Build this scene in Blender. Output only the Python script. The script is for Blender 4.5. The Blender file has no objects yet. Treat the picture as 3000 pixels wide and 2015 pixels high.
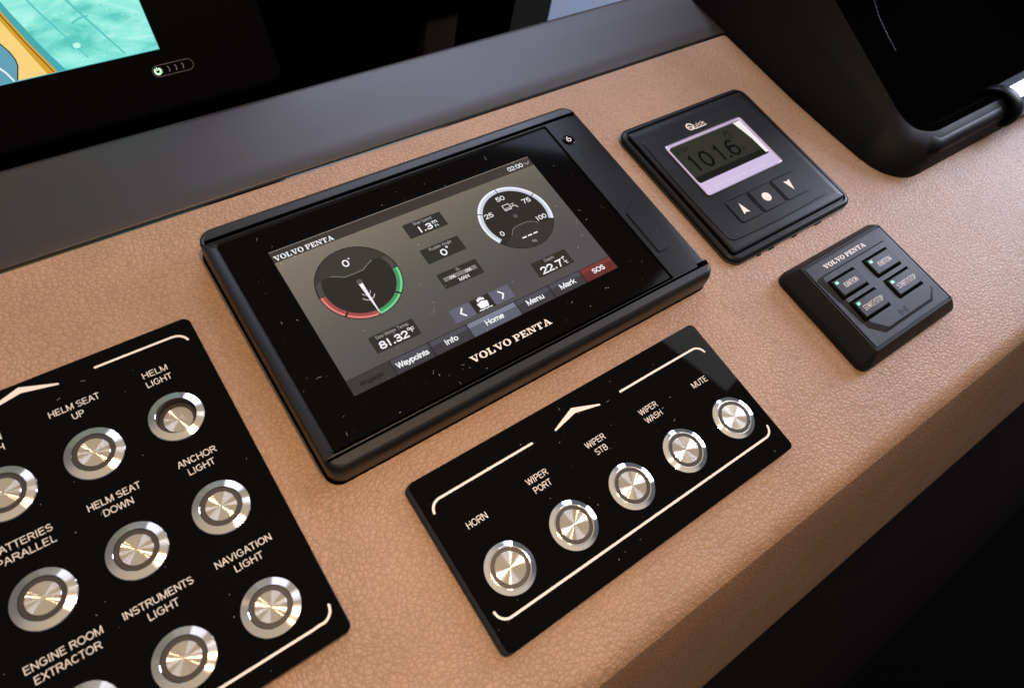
import bpy, math, random
from mathutils import Matrix, Vector
from mathutils.geometry import tessellate_polygon

random.seed(7)
S = bpy.context.scene
COL = S.collection
MM = 0.001
PI = math.pi

# ------------------------------------------------------------------ camera
cd = bpy.data.cameras.new('camera')
cam = bpy.data.objects.new('camera', cd)
COL.objects.link(cam)
cd.sensor_width = 36.0
cd.lens = 24.22
cd.clip_start = 0.01
cd.clip_end = 50.0
_R = ((0.81166386, -0.55279024, 0.18874514), (-0.41126647, -0.77027461, -0.48737759), (0.41480316, 0.31796223, -0.85254815))
_x, _y, _z = Vector(_R[0]), -Vector(_R[1]), -Vector(_R[2])
_m = Matrix((_x, _y, _z)).transposed().to_4x4()
_m.translation = Vector((-136.808, -159.331, 295.291)) * MM
cam.matrix_world = _m
cd.dof.use_dof = True
cd.dof.focus_distance = 0.375
cd.dof.aperture_fstop = 12.0
S.camera = cam

# ------------------------------------------------------------------ world: dim cabin, pale headlining above
W = bpy.data.worlds.new('World')
S.world = W
W.use_nodes = True
nt = W.node_tree
nt.nodes.clear()
wo = nt.nodes.new('ShaderNodeOutputWorld')
wb = nt.nodes.new('ShaderNodeBackground')
tc = nt.nodes.new('ShaderNodeTexCoord')
sp = nt.nodes.new('ShaderNodeSeparateXYZ')
cr = nt.nodes.new('ShaderNodeValToRGB')
nt.links.new(tc.outputs['Generated'], sp.inputs[0])
nt.links.new(sp.outputs['Z'], cr.inputs[0])
cr.color_ramp.elements[0].position = 0.0
cr.color_ramp.elements[0].color = (0.01, 0.01, 0.01, 1)
cr.color_ramp.elements[1].position = 0.90
cr.color_ramp.elements[1].color = (0.72, 0.575, 0.42, 1)
for _p, _c in ((0.03, (0.15, 0.16, 0.19)), (0.30, (0.12, 0.125, 0.14)), (0.64, (0.13, 0.13, 0.14)), (0.76, (0.60, 0.53, 0.46))):
    _e0 = cr.color_ramp.elements.new(_p)
    _e0.color = (*_c, 1)
nt.links.new(cr.outputs[0], wb.inputs[0])
wb.inputs[1].default_value = 1.0
nt.links.new(wb.outputs[0], wo.inputs[0])


# ------------------------------------------------------------------ lamps
def area(name, loc, target, sx, sy, power, color, shape='RECTANGLE', spread=180):
    l = bpy.data.lights.new(name, 'AREA')
    l.shape = shape
    l.size = sx
    l.size_y = sy
    l.energy = power
    l.color = color
    l.spread = math.radians(spread)
    o = bpy.data.objects.new(name, l)
    COL.objects.link(o)
    o.location = Vector(loc)
    o.rotation_euler = (Vector(target) - Vector(loc)).to_track_quat('-Z', 'Y').to_euler()
    return o


area('ceiling_downlight', (0.005, -0.095, 0.80), (-0.09, -0.06, 0), 0.034, 0.034, 0.74, (1.0, 0.67, 0.39), 'DISK', 84)
area('ceiling_downlight', (0.005, -0.310, 0.80), (-0.05, -0.10, 0), 0.034, 0.034, 0.29, (1.0, 0.67, 0.39), 'DISK', 84)
area('side_window', (2.0, 0.02, 0.78), (0.3, -0.1, 0.0), 0.70, 0.72, 34.0, (0.74, 0.78, 1.0))
area('panel_reflection_light', (1.10, 0.20, 1.24), (0.095, -0.095, 0.0), 0.34, 0.17, 1.5, (0.95, 0.95, 0.95))  # added lamp, unseen, to put a grey reflection on the right switch panel
area('low_windscreen', (0.25, 2.0, 0.80), (0.05, 0.1, 0.0), 1.5, 0.32, 6.0, (0.80, 0.88, 1.0))
area('windscreen', (0.96, 1.42, 1.23), (0.1, 0.1, 0.0), 1.05, 0.5, 19.0, (0.66, 0.74, 1.0))

# ------------------------------------------------------------------ exposure
S.view_settings.view_transform = 'Standard'
S.view_settings.look = 'None'
S.view_settings.exposure = 0.0
S.view_settings.gamma = 1.0
S.view_settings.use_curve_mapping = False


# ================================================================== materials
def lin(c):
    return tuple((v / 255 / 12.92) if v / 255 <= 0.04045 else ((v / 255 + 0.055) / 1.055) ** 2.4 for v in c)


def pmat(name, base, rough=0.5, metal=0.0, spec=0.5, emit=None, estr=1.0, coat=0.0):
    m = bpy.data.materials.new(name)
    m.use_nodes = True
    b = m.node_tree.nodes['Principled BSDF']
    b.inputs['Base Color'].default_value = (*base, 1)
    b.inputs['Roughness'].default_value = rough
    b.inputs['Metallic'].default_value = metal
    b.inputs['Specular IOR Level'].default_value = spec
    b.inputs['Coat Weight'].default_value = coat
    if emit:
        b.inputs['Emission Color'].default_value = (*emit, 1)
        b.inputs['Emission Strength'].default_value = estr
    return m


def bsdf(m):
    return m.node_tree.nodes['Principled BSDF']


def node(m, t, **kw):
    n = m.node_tree.nodes.new(t)
    for k, v in kw.items():
        setattr(n, k, v)
    return n


def link(m, a, b):
    m.node_tree.links.new(a, b)


def objcoord_mm(m):
    t = node(m, 'ShaderNodeTexCoord')
    mp = node(m, 'ShaderNodeMapping')
    mp.inputs['Scale'].default_value = (1000, 1000, 1000)
    link(m, t.outputs['Object'], mp.inputs[0])
    return mp.outputs[0]


def noise(m, vec, scale, detail=2.0, rough=0.5):
    n = node(m, 'ShaderNodeTexNoise')
    n.inputs['Scale'].default_value = scale
    n.inputs['Detail'].default_value = detail
    n.inputs['Roughness'].default_value = rough
    link(m, vec, n.inputs['Vector'])
    return n


def ramp(m, src, p0, c0, p1, c1, interp='LINEAR'):
    r = node(m, 'ShaderNodeValToRGB')
    r.color_ramp.interpolation = interp
    r.color_ramp.elements[0].position = p0
    r.color_ramp.elements[0].color = (*c0, 1)
    r.color_ramp.elements[1].position = p1
    r.color_ramp.elements[1].color = (*c1, 1)
    link(m, src, r.inputs[0])
    return r.outputs[0]


def bump(m, h, strength, dist, prev=None):
    b = node(m, 'ShaderNodeBump')
    b.inputs['Strength'].default_value = strength
    b.inputs['Distance'].default_value = dist
    link(m, h, b.inputs['Height'])
    if prev is not None:
        link(m, prev, b.inputs['Normal'])
    return b.outputs[0]


def math_node(m, op, a, b):
    n = node(m, 'ShaderNodeMath', operation=op)
    for i, v in enumerate((a, b)):
        if hasattr(v, 'links'):
            link(m, v, n.inputs[i])
        else:
            n.inputs[i].default_value = v
    return n.outputs[0]


def leather_mat(name, plate, crease_shade):
    m = pmat(name, plate, 0.5)
    v = objcoord_mm(m)
    n1 = noise(m, v, 0.42, 2.0)
    off = node(m, 'ShaderNodeVectorMath', operation='SUBTRACT')
    link(m, n1.outputs['Color'], off.inputs[0])
    off.inputs[1].default_value = (0.5, 0.5, 0.5)
    sc = node(m, 'ShaderNodeVectorMath', operation='SCALE')
    sc.inputs['Scale'].default_value = 1.5
    link(m, off.outputs[0], sc.inputs[0])
    ad = node(m, 'ShaderNodeVectorMath', operation='ADD')
    link(m, v, ad.inputs[0])
    link(m, sc.outputs[0], ad.inputs[1])
    n2 = noise(m, v, 0.05, 2.0)
    o2 = node(m, 'ShaderNodeVectorMath', operation='SUBTRACT')
    link(m, n2.outputs['Color'], o2.inputs[0])
    o2.inputs[1].default_value = (0.5, 0.5, 0.5)
    s2 = node(m, 'ShaderNodeVectorMath', operation='SCALE')
    s2.inputs['Scale'].default_value = 8.0
    link(m, o2.outputs[0], s2.inputs[0])
    a2 = node(m, 'ShaderNodeVectorMath', operation='ADD')
    link(m, ad.outputs[0], a2.inputs[0])
    link(m, s2.outputs[0], a2.inputs[1])
    st = node(m, 'ShaderNodeMapping')
    st.inputs['Rotation'].default_value = (0, 0, math.radians(8))
    st.inputs['Scale'].default_value = (0.41, 0.52, 0.46)
    link(m, a2.outputs[0], st.inputs[0])

    def vor(scale, f):
        vo = node(m, 'ShaderNodeTexVoronoi', feature=f)
        vo.inputs['Scale'].default_value = scale
        vo.inputs['Randomness'].default_value = 0.95
        link(m, st.outputs[0], vo.inputs['Vector'])
        return vo.outputs['Distance']
    big = ramp(m, vor(1.0, 'DISTANCE_TO_EDGE'), 0.0, (0, 0, 0), 0.26, (1, 1, 1), 'EASE')
    small = ramp(m, vor(1.9, 'DISTANCE_TO_EDGE'), 0.0, (0, 0, 0), 0.10, (1, 1, 1), 'EASE')
    dome = ramp(m, vor(1.0, 'SMOOTH_F1'), 0.0, (1, 1, 1), 0.85, (0, 0, 0), 'EASE')
    line = ramp(m, vor(1.0, 'DISTANCE_TO_EDGE'), 0.0, (0, 0, 0), 0.11, (1, 1, 1), 'EASE')
    fine = noise(m, v, 3.2, 4.0, 0.6)
    h = math_node(m, 'ADD', math_node(m, 'MULTIPLY', big, 0.34), math_node(m, 'MULTIPLY', small, 0.07))
    h = math_node(m, 'ADD', h, math_node(m, 'MULTIPLY', dome, 0.55))
    h = math_node(m, 'ADD', h, math_node(m, 'MULTIPLY', fine.outputs[0], 0.10))
    nb = bump(m, h, 0.66, 0.0004)
    link(m, nb, bsdf(m).inputs['Normal'])
    # crease shade is painted into the colour, and the hide is faintly mottled
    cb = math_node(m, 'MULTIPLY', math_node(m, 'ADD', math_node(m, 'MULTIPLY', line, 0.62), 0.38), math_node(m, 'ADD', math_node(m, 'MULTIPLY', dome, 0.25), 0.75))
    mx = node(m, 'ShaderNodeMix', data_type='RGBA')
    mx.inputs[6].default_value = (*crease_shade, 1)
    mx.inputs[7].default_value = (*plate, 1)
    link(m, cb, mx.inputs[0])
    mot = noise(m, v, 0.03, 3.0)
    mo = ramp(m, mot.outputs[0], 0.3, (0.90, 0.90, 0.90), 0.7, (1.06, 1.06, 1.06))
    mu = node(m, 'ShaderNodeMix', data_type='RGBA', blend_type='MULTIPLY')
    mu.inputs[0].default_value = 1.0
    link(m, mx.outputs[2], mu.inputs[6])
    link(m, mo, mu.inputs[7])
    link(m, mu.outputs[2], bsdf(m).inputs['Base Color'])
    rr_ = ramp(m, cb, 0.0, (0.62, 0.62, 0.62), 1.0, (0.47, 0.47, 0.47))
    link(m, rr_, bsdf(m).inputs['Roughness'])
    return m


def vinyl_mat(name, base, rough, grain=0.25, scale=1.4, spec=0.5, var=0.05):
    m = pmat(name, base, rough, spec=spec)
    v = objcoord_mm(m)
    n = noise(m, v, scale, 4.0, 0.6)
    link(m, bump(m, n.outputs[0], grain, 0.0002), bsdf(m).inputs['Normal'])
    big = noise(m, v, 0.02, 3.0)
    rr_ = ramp(m, big.outputs[0], 0.3, (rough - var,) * 3, 0.7, (rough + var,) * 3)
    link(m, rr_, bsdf(m).inputs['Roughness'])
    return m


def brushed_mat(name, base, rough, aniso):
    """metal turned on a lathe: smooth along the circular grooves, rough across them"""
    m = pmat(name, base, rough, 1.0)
    t = node(m, 'ShaderNodeTangent', direction_type='RADIAL', axis='Z')
    g = node(m, 'ShaderNodeBsdfAnisotropic', distribution='BECKMANN')
    g.inputs['Color'].default_value = (*base, 1)
    g.inputs['Roughness'].default_value = rough
    g.inputs['Anisotropy'].default_value = aniso
    link(m, t.outputs[0], g.inputs['Tangent'])
    w_ = node(m, 'ShaderNodeBsdfAnisotropic', distribution='BECKMANN')
    w_.inputs['Color'].default_value = (*base, 1)
    w_.inputs['Roughness'].default_value = 0.18
    mx = node(m, 'ShaderNodeMixShader')
    mx.inputs[0].default_value = 0.40
    link(m, g.outputs[0], mx.inputs[1])
    link(m, w_.outputs[0], mx.inputs[2])
    link(m, mx.outputs[0], m.node_tree.nodes['Material Output'].inputs['Surface'])
    return m


M = {}
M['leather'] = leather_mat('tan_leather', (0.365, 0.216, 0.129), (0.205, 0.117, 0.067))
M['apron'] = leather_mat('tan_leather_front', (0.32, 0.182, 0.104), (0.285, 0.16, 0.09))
M['grey_vinyl'] = vinyl_mat('grey_dash_vinyl', (0.022, 0.0165, 0.019), 0.41, 0.34, 3.0, var=0.012)
M['pod_vinyl'] = vinyl_mat('dark_grey_vinyl', (0.0052, 0.0040, 0.0054), 0.6, 0.22, 1.8, 0.16)
M['bolster'] = vinyl_mat('dark_bolster_vinyl', (0.0055, 0.0046, 0.005), 0.85, 0.25, 1.8, 0.03)
M['black'] = vinyl_mat('black_moulding', (0.0055, 0.0055, 0.0065), 0.34, 0.14, 3.0, 0.17)
M['satin'] = vinyl_mat('satin_black_moulding', (0.0065, 0.0065, 0.007), 0.44, 0.22, 3.4, 0.22)
M['trim'] = vinyl_mat('satin_trim', (0.0055, 0.0055, 0.0062), 0.36, 0.14, 3.0, 0.42)
M['rim'] = pmat('polished_dark_rim', (0.06, 0.06, 0.065), 0.3, 1.0)
M['black_sheen'] = vinyl_mat('black_soft_moulding', (0.0018, 0.0020, 0.0026), 0.40, 0.10, 2.0, 0.11)
M['void'] = pmat('black_unlit_lining', (0.0012, 0.0011, 0.0011), 0.95, spec=0.0)
M['floor'] = pmat('dark_floor', (0.002, 0.0017, 0.0017), 0.95, spec=0.0)
M['gloss'] = pmat('black_acrylic', (0.0022, 0.0021, 0.0021), 0.025, spec=0.03)
M['gloss_edge'] = pmat('black_acrylic_edge', (0.022, 0.022, 0.024), 0.32, spec=0.6)
M['glass'] = pmat('black_glass', (0.0018, 0.0017, 0.0017), 0.06, spec=0.035)
M['reveal'] = pmat('gloss_black_reveal', (0.003, 0.003, 0.004), 0.12, spec=0.45)
M['print'] = pmat('champagne_print', (0.74, 0.66, 0.575), 0.5)
M['print_white'] = pmat('white_print', (0.78, 0.75, 0.72), 0.5)
M['brush'] = brushed_mat('brushed_steel', (0.70, 0.64, 0.57), 0.30, 0.84)
M['brush_ring'] = brushed_mat('turned_steel_ring', (0.72, 0.695, 0.67), 0.26, 0.72)
M['chrome'] = pmat('bright_chrome', (0.82, 0.83, 0.86), 0.07, 1.0)
M['lens_ring'] = pmat('smoked_lens_ring', (0.040, 0.034, 0.031), 0.42, spec=0.35)
M['lilac'] = pmat('lilac_bezel', (0.46, 0.42, 0.64), 0.34, 0.0, 0.4)
M['lilac_lip'] = pmat('polished_lilac_lip', (0.62, 0.55, 0.76), 0.12, 0.55)
M['glint_white'] = pmat('painted_window_reflection', (0.80, 0.84, 0.88), 0.18)  # white that stands in for the reflection on the window's inner wall
M['lilac_print'] = pmat('pale_print', (0.72, 0.68, 0.78), 0.5)
M['lcd_dark'] = pmat('passive_lcd', (0.026, 0.029, 0.022), 0.16, spec=0.05)
M['lcd_ink'] = pmat('lcd_segments', (0.0035, 0.0038, 0.003), 0.25, spec=0.03)
M['lcd_faint'] = pmat('lcd_faint_segments', (0.009, 0.0098, 0.0075), 0.2, spec=0.03)
M['silver'] = pmat('silver_lacquer', (0.27, 0.29, 0.33), 0.38, 1.0)
M['symbol_black'] = pmat('gloss_black_relief', (0.0015, 0.0015, 0.0015), 0.3, spec=0.08)
M['led'] = pmat('green_led', (0.05, 0.2, 0.1), 0.3, emit=lin((130, 255, 185)), estr=1.2)
M['power_led'] = pmat('lit_power_mark', (0.1, 0.12, 0.1), 0.3, emit=lin((205, 255, 215)), estr=1.0)
M['pill'] = pmat('touch_bar_outline', (0.02, 0.018, 0.018), 0.3, emit=lin((36, 33, 33)), estr=1.0)
M['pill_arc'] = pmat('touch_bar_marks', (0.02, 0.018, 0.018), 0.3, emit=lin((82, 76, 76)), estr=1.0)
M['dust'] = pmat('dust', (0.55, 0.53, 0.5), 0.9)


def emat(name, srgb, spec=0.05, k=1.0):
    return pmat(name, (0.003, 0.003, 0.003), 0.12, spec=spec, emit=lin(srgb), estr=k)


M['ui_white'] = emat('screen_white', (250, 250, 252))
M['ui_soft'] = emat('screen_pale', (190, 184, 180))
M['ui_box'] = emat('screen_box', (50, 46, 41))
M['ui_dial'] = emat('screen_dial', (46, 42, 37))
M['ui_dial_rim'] = emat('screen_dial_rim', (34, 31, 28))
M['ui_cap'] = emat('screen_dial_cap', (62, 57, 51))
M['ui_cap2'] = emat('screen_dial_cap_low', (56, 52, 49))
M['ui_line'] = emat('screen_line', (150, 142, 134))
M['ui_band'] = emat('screen_band', (78, 73, 68))
M['ui_red'] = emat('screen_red', (160, 78, 76))
M['ui_red2'] = emat('screen_red_edge', (226, 128, 124))
M['ui_green'] = emat('screen_green', (72, 150, 100))
M['ui_green2'] = emat('screen_green_edge', (118, 214, 148))
M['ui_arc'] = emat('screen_arc', (202, 208, 222))
M['ui_arc2'] = emat('screen_arc_edge', (240, 242, 248))
M['ui_hub'] = emat('screen_hub', (92, 84, 84))
M['ui_header'] = emat('screen_header', (62, 54, 49))
M['ui_tab'] = emat('screen_tab', (62, 60, 64))
M['ui_tab_lit'] = emat('screen_tab_upper', (80, 78, 86))
M['ui_tab_off'] = emat('screen_tab_off', (62, 56, 56))
M['ui_tab_ink'] = emat('screen_tab_off_ink', (38, 34, 34))
M['ui_home'] = emat('screen_home', (96, 97, 112))
M['ui_home2'] = emat('screen_home_upper', (128, 130, 148))
M['ui_arrow'] = emat('screen_arrow', (100, 100, 116))
M['ui_sos'] = emat('screen_sos', (104, 44, 42))
M['ui_sos2'] = emat('screen_sos_upper', (126, 58, 54))
M['ui_edge'] = emat('screen_edge', (34, 32, 32))

# screen page: its own grey fade, with warm ceiling glare painted in at upper left
m = emat('screen_page_glare', (90, 86, 82))
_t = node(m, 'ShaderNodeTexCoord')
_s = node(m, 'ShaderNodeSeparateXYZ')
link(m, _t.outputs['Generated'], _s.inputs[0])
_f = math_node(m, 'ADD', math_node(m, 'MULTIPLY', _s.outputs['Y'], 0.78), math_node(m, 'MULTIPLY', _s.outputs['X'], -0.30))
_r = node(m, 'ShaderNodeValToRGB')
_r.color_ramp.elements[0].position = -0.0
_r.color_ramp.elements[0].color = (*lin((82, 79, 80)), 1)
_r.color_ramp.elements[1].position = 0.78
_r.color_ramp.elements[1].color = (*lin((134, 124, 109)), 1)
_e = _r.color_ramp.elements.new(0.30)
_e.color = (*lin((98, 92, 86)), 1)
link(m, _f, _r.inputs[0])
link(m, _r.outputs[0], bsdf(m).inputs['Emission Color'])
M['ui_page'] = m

# chart plotter water
m = emat('chart_water', (150, 240, 225), k=1.0)
v = objcoord_mm(m)
mp = node(m, 'ShaderNodeMapping')
mp.inputs['Rotation'].default_value = (0, 0, math.radians(62))
mp.inputs['Scale'].default_value = (0.028, 0.07, 0.05)
link(m, v, mp.inputs[0])
n_ = noise(m, mp.outputs[0], 1.0, 3.5, 0.6)
n_.inputs['Distortion'].default_value = 1.2
c1 = node(m, 'ShaderNodeValToRGB')
for p, c in ((0.34, (92, 200, 190)), (0.45, (126, 226, 212)), (0.56, (150, 238, 224)), (0.72, (190, 252, 240))):
    e = c1.color_ramp.elements.new(p)
    e.color = (*lin(c), 1)
c1.color_ramp.elements.remove(c1.color_ramp.elements[0])
c1.color_ramp.elements.remove(c1.color_ramp.elements[-1])
link(m, n_.outputs[0], c1.inputs[0])
link(m, c1.outputs[0], bsdf(m).inputs['Emission Color'])
M['chart_water'] = m
M['chart_land'] = emat('chart_land', (250, 212, 128))
M['chart_shore'] = emat('chart_shore', (214, 160, 44))
M['chart_shallow'] = emat('chart_shallow', (70, 170, 176))
M['chart_lagoon'] = emat('chart_lagoon', (98, 160, 180))
M['chart_line'] = emat('chart_line', (30, 34, 40))
M['chart_white'] = emat('chart_white', (240, 240, 245))
M['chart_deep'] = emat('chart_deep', (92, 196, 190))
M['chart_pale'] = emat('chart_pale', (190, 250, 238))
M['ledge'] = pmat('pale_blue_grey_paint', (0.13, 0.18, 0.27), 0.6)
M['strip'] = pmat('greige_trim', (0.026, 0.023, 0.019), 0.7, spec=0.1)


# ================================================================== mesh building (mm)
class MB:
    def __init__(self):
        self.v, self.f, self.m, self.slots = [], [], [], []

    def slot(self, mat):
        if mat not in self.slots:
            self.slots.append(mat)
        return self.slots.index(mat)

    def face(self, pts, mat):
        n = len(self.v)
        self.v += [tuple(p) for p in pts]
        self.f.append(tuple(range(n, n + len(pts))))
        self.m.append(self.slot(mat))

    def poly(self, pts2, z, mat):
        a = sum(pts2[i][0] * pts2[(i + 1) % len(pts2)][1] - pts2[(i + 1) % len(pts2)][0] * pts2[i][1] for i in range(len(pts2)))
        if a < 0:
            pts2 = pts2[::-1]
        self.face([(p[0], p[1], z) for p in pts2], mat)

    def rect(self, x0, y0, x1, y1, z, mat, r=0.0):
        self.poly(rrc(x0, y0, x1, y1, r), z, mat)

    def disc(self, cx, cy, r, z, mat, n=48):
        self.poly([(cx + r * math.cos(2 * PI * i / n), cy + r * math.sin(2 * PI * i / n)) for i in range(n)], z, mat)

    def ring(self, cx, cy, r0, r1, a0, a1, z, mat, n=None):
        n = n or max(6, int(abs(a1 - a0) / 4))
        for i in range(n):
            t0 = math.radians(a0 + (a1 - a0) * i / n)
            t1 = math.radians(a0 + (a1 - a0) * (i + 1) / n)
            self.poly([(cx + r0 * math.cos(t0), cy + r0 * math.sin(t0)), (cx + r1 * math.cos(t0), cy + r1 * math.sin(t0)),
                       (cx + r1 * math.cos(t1), cy + r1 * math.sin(t1)), (cx + r0 * math.cos(t1), cy + r0 * math.sin(t1))], z, mat)

    def stroke(self, pts, w, z, mat, w1=None, ends=True):
        """flat line of width w with round ends"""
        n = len(pts)
        w1 = w if w1 is None else w1
        L, Rr = [], []
        for i, p in enumerate(pts):
            a = pts[max(i - 1, 0)]
            b = pts[min(i + 1, n - 1)]
            d = Vector((b[0] - a[0], b[1] - a[1])).normalized()
            ww = (w + (w1 - w) * i / (n - 1)) / 2
            if 0 < i < n - 1:
                e1 = Vector((p[0] - a[0], p[1] - a[1])).normalized()
                e2 = Vector((b[0] - p[0], b[1] - p[1])).normalized()
                d = (e1 + e2).normalized() if (e1 + e2).length > 1e-3 else e1
                ww = min(ww / max(d.dot(e1), 0.3), ww * 2.2)
            L.append((p[0] - d.y * ww, p[1] + d.x * ww))
            Rr.append((p[0] + d.y * ww, p[1] - d.x * ww))
        def cap(c, frm, ang, r):
            a0 = math.atan2(frm[1] - c[1], frm[0] - c[0])
            return [(c[0] + r * math.cos(a0 + ang * k / 6), c[1] + r * math.sin(a0 + ang * k / 6)) for k in range(1, 6)]
        for i in range(n - 1):
            self.poly([L[i], L[i + 1], Rr[i + 1], Rr[i]], z, mat)
        if not ends:
            return
        self.poly([Rr[-1]] + cap(pts[-1], Rr[-1], PI, w1 / 2) + [L[-1]], z, mat)
        self.poly([L[0]] + cap(pts[0], L[0], PI, w / 2) + [Rr[0]], z, mat)

    def loft(self, loops, mat, cap_end=True, cap_start=False, mats=None, hole=None):
        base = len(self.v)
        n = len(loops[0])
        for lp in loops:
            self.v += [tuple(p) for p in lp]
        for k in range(len(loops) - 1):
            mm = mats[k] if mats else mat
            for i in range(n):
                j = (i + 1) % n
                self.f.append((base + k * n + i, base + k * n + j, base + (k + 1) * n + j, base + (k + 1) * n + i))
                self.m.append(self.slot(mm))
        if cap_end:
            b2 = len(self.v)
            self.v += [tuple(p) for p in loops[-1]]
            if hole:
                hp = [(hole[0] + hole[2] * math.cos(2 * PI * i / 40), hole[1] + hole[2] * math.sin(2 * PI * i / 40), loops[-1][0][2]) for i in range(40)]
                self.v += hp
                for t in tessellate_polygon([[Vector(p) for p in loops[-1]], [Vector(p) for p in hp]]):
                    self.f.append(tuple(b2 + i for i in t))
                    self.m.append(self.slot(mats[-1] if mats else mat))
            else:
                self.f.append(tuple(b2 + i for i in range(n)))
                self.m.append(self.slot(mats[-1] if mats else mat))
        if cap_start:
            self.f.append(tuple(base + i for i in range(n))[::-1])
            self.m.append(self.slot(mat))

    def lathe(self, prof, mat, n=64, mats=None, cap=True):
        loops = [[(r * math.cos(2 * PI * i / n), r * math.sin(2 * PI * i / n), z) for i in range(n)] for r, z in prof]
        self.loft(loops, mat, cap_end=cap, mats=mats)

    def sheet(self, rows, mat):
        """grid of points"""
        base = len(self.v)
        w = len(rows[0])
        for r in rows:
            self.v += [tuple(p) for p in r]
        for i in range(len(rows) - 1):
            for j in range(w - 1):
                a = base + i * w + j
                self.f.append((a, a + w, a + w + 1, a + 1))
                self.m.append(self.slot(mat))

    def text(self, s, x, y, cap, z, mat, width=None, bold=0.0, pen=None):
        """flat lettering drawn from pen strokes; x is the centre, y the baseline, cap the capital height; bold > 0 gives a heavy round pen"""
        wt = pen or (0.108 if bold == 0 else 0.118 + bold * 2.0)
        adv = sum(GLYPH[c][0] for c in s)
        k = cap if width is None else width / (adv - 0.16)
        px = x - (adv - 0.16) * k / 2 - 0.08 * k
        dz = 0.0
        for c in s:
            gw, strokes = GLYPH[c]
            if bold and c == '1':
                strokes = [[(.31, -.04), (.31, 1.04)]]
            for st in strokes:
                pts = [(px + a * k, y + (wt / 2 + b * (1 - wt)) * cap) for a, b in st]
                if len(pts) == 1:
                    self.disc(pts[0][0], pts[0][1], wt * 0.62 * cap, z + dz, mat, 14)
                else:
                    self.stroke(pts, wt * cap, z + dz, mat, ends=bold > 0)
                dz = (dz + 0.003) % 0.012
            px += gw * k

    def build(self, name, parent=None, org=(0, 0, 0), label=None, smooth=35, loc=None):
        """org: the point (mm) that becomes the object's own origin; loc: place inside the parent (mm)"""
        me = bpy.data.meshes.new(name)
        me.from_pydata([((p[0] - org[0]) * MM, (p[1] - org[1]) * MM, (p[2] - org[2]) * MM) for p in self.v], [], self.f)
        for s in self.slots:
            me.materials.append(M[s])
        me.polygons.foreach_set('material_index', self.m)
        me.update()
        if smooth:
            me.polygons.foreach_set('use_smooth', [True] * len(me.polygons))
            me.set_sharp_from_angle(angle=math.radians(smooth))
        o = bpy.data.objects.new(name, me)
        COL.objects.link(o)
        if parent:
            o.parent = parent
        if loc:
            o.location = Vector(loc) * MM
        if label:
            o['label'] = label
        return o


def rrc(x0, y0, x1, y1, r, n=6):
    """rounded rectangle, counter-clockwise; r is one radius or (bl, br, tr, tl)"""
    rs = (r,) * 4 if not isinstance(r, (tuple, list)) else r
    out = []
    for (cx, cy, a), q in zip(((x0, y0, 180), (x1, y0, 270), (x1, y1, 0), (x0, y1, 90)), rs):
        q = max(q, 0.001)
        sx = 1 if a in (180, 90) else -1
        sy = 1 if a in (180, 270) else -1
        for k in range(n + 1):
            t = math.radians(a + 90 * k / n)
            out.append((cx + sx * q + q * math.cos(t), cy + sy * q + q * math.sin(t)))
    return out


def rl(box, r, z, inset=0.0, n=6):
    """loop at height z; inset is one number or (left, bottom, right, top)"""
    i = (inset,) * 4 if not isinstance(inset, (tuple, list)) else inset
    rs = (r,) * 4 if not isinstance(r, (tuple, list)) else r
    mi = min(abs(k) for k in i)
    rs = tuple(max(q - mi, 0.05) for q in rs)
    return [(x, y, z) for x, y in rrc(box[0] + i[0], box[1] + i[1], box[2] - i[2], box[3] - i[3], rs, n)]


def empty(name, loc, label, cat, group=None, rot=(0, 0, 0)):
    o = bpy.data.objects.new(name, None)
    o.empty_display_size = 0.02
    COL.objects.link(o)
    o.location = Vector(loc) * MM
    o.rotation_euler = rot
    o['label'] = label
    o['category'] = cat
    if group:
        o['group'] = group
    return o


def tag(o, label=None, cat=None, kind=None, group=None):
    for k, v_ in (('label', label), ('category', cat), ('kind', kind), ('group', group)):
        if v_:
            o[k] = v_
    return o


def arc(cx, cy, r, a0, a1, n=10):
    return [(cx + r * math.cos(math.radians(a0 + (a1 - a0) * i / n)), cy + r * math.sin(math.radians(a0 + (a1 - a0) * i / n))) for i in range(n + 1)]


# plain sans lettering as pen centre lines (x in capital heights, y 0..1)
def _e(cx, cy, rx, ry, a0, a1, n=10):
    return [(cx + rx * math.cos(math.radians(a0 + (a1 - a0) * i / n)), cy + ry * math.sin(math.radians(a0 + (a1 - a0) * i / n))) for i in range(n + 1)]


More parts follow.
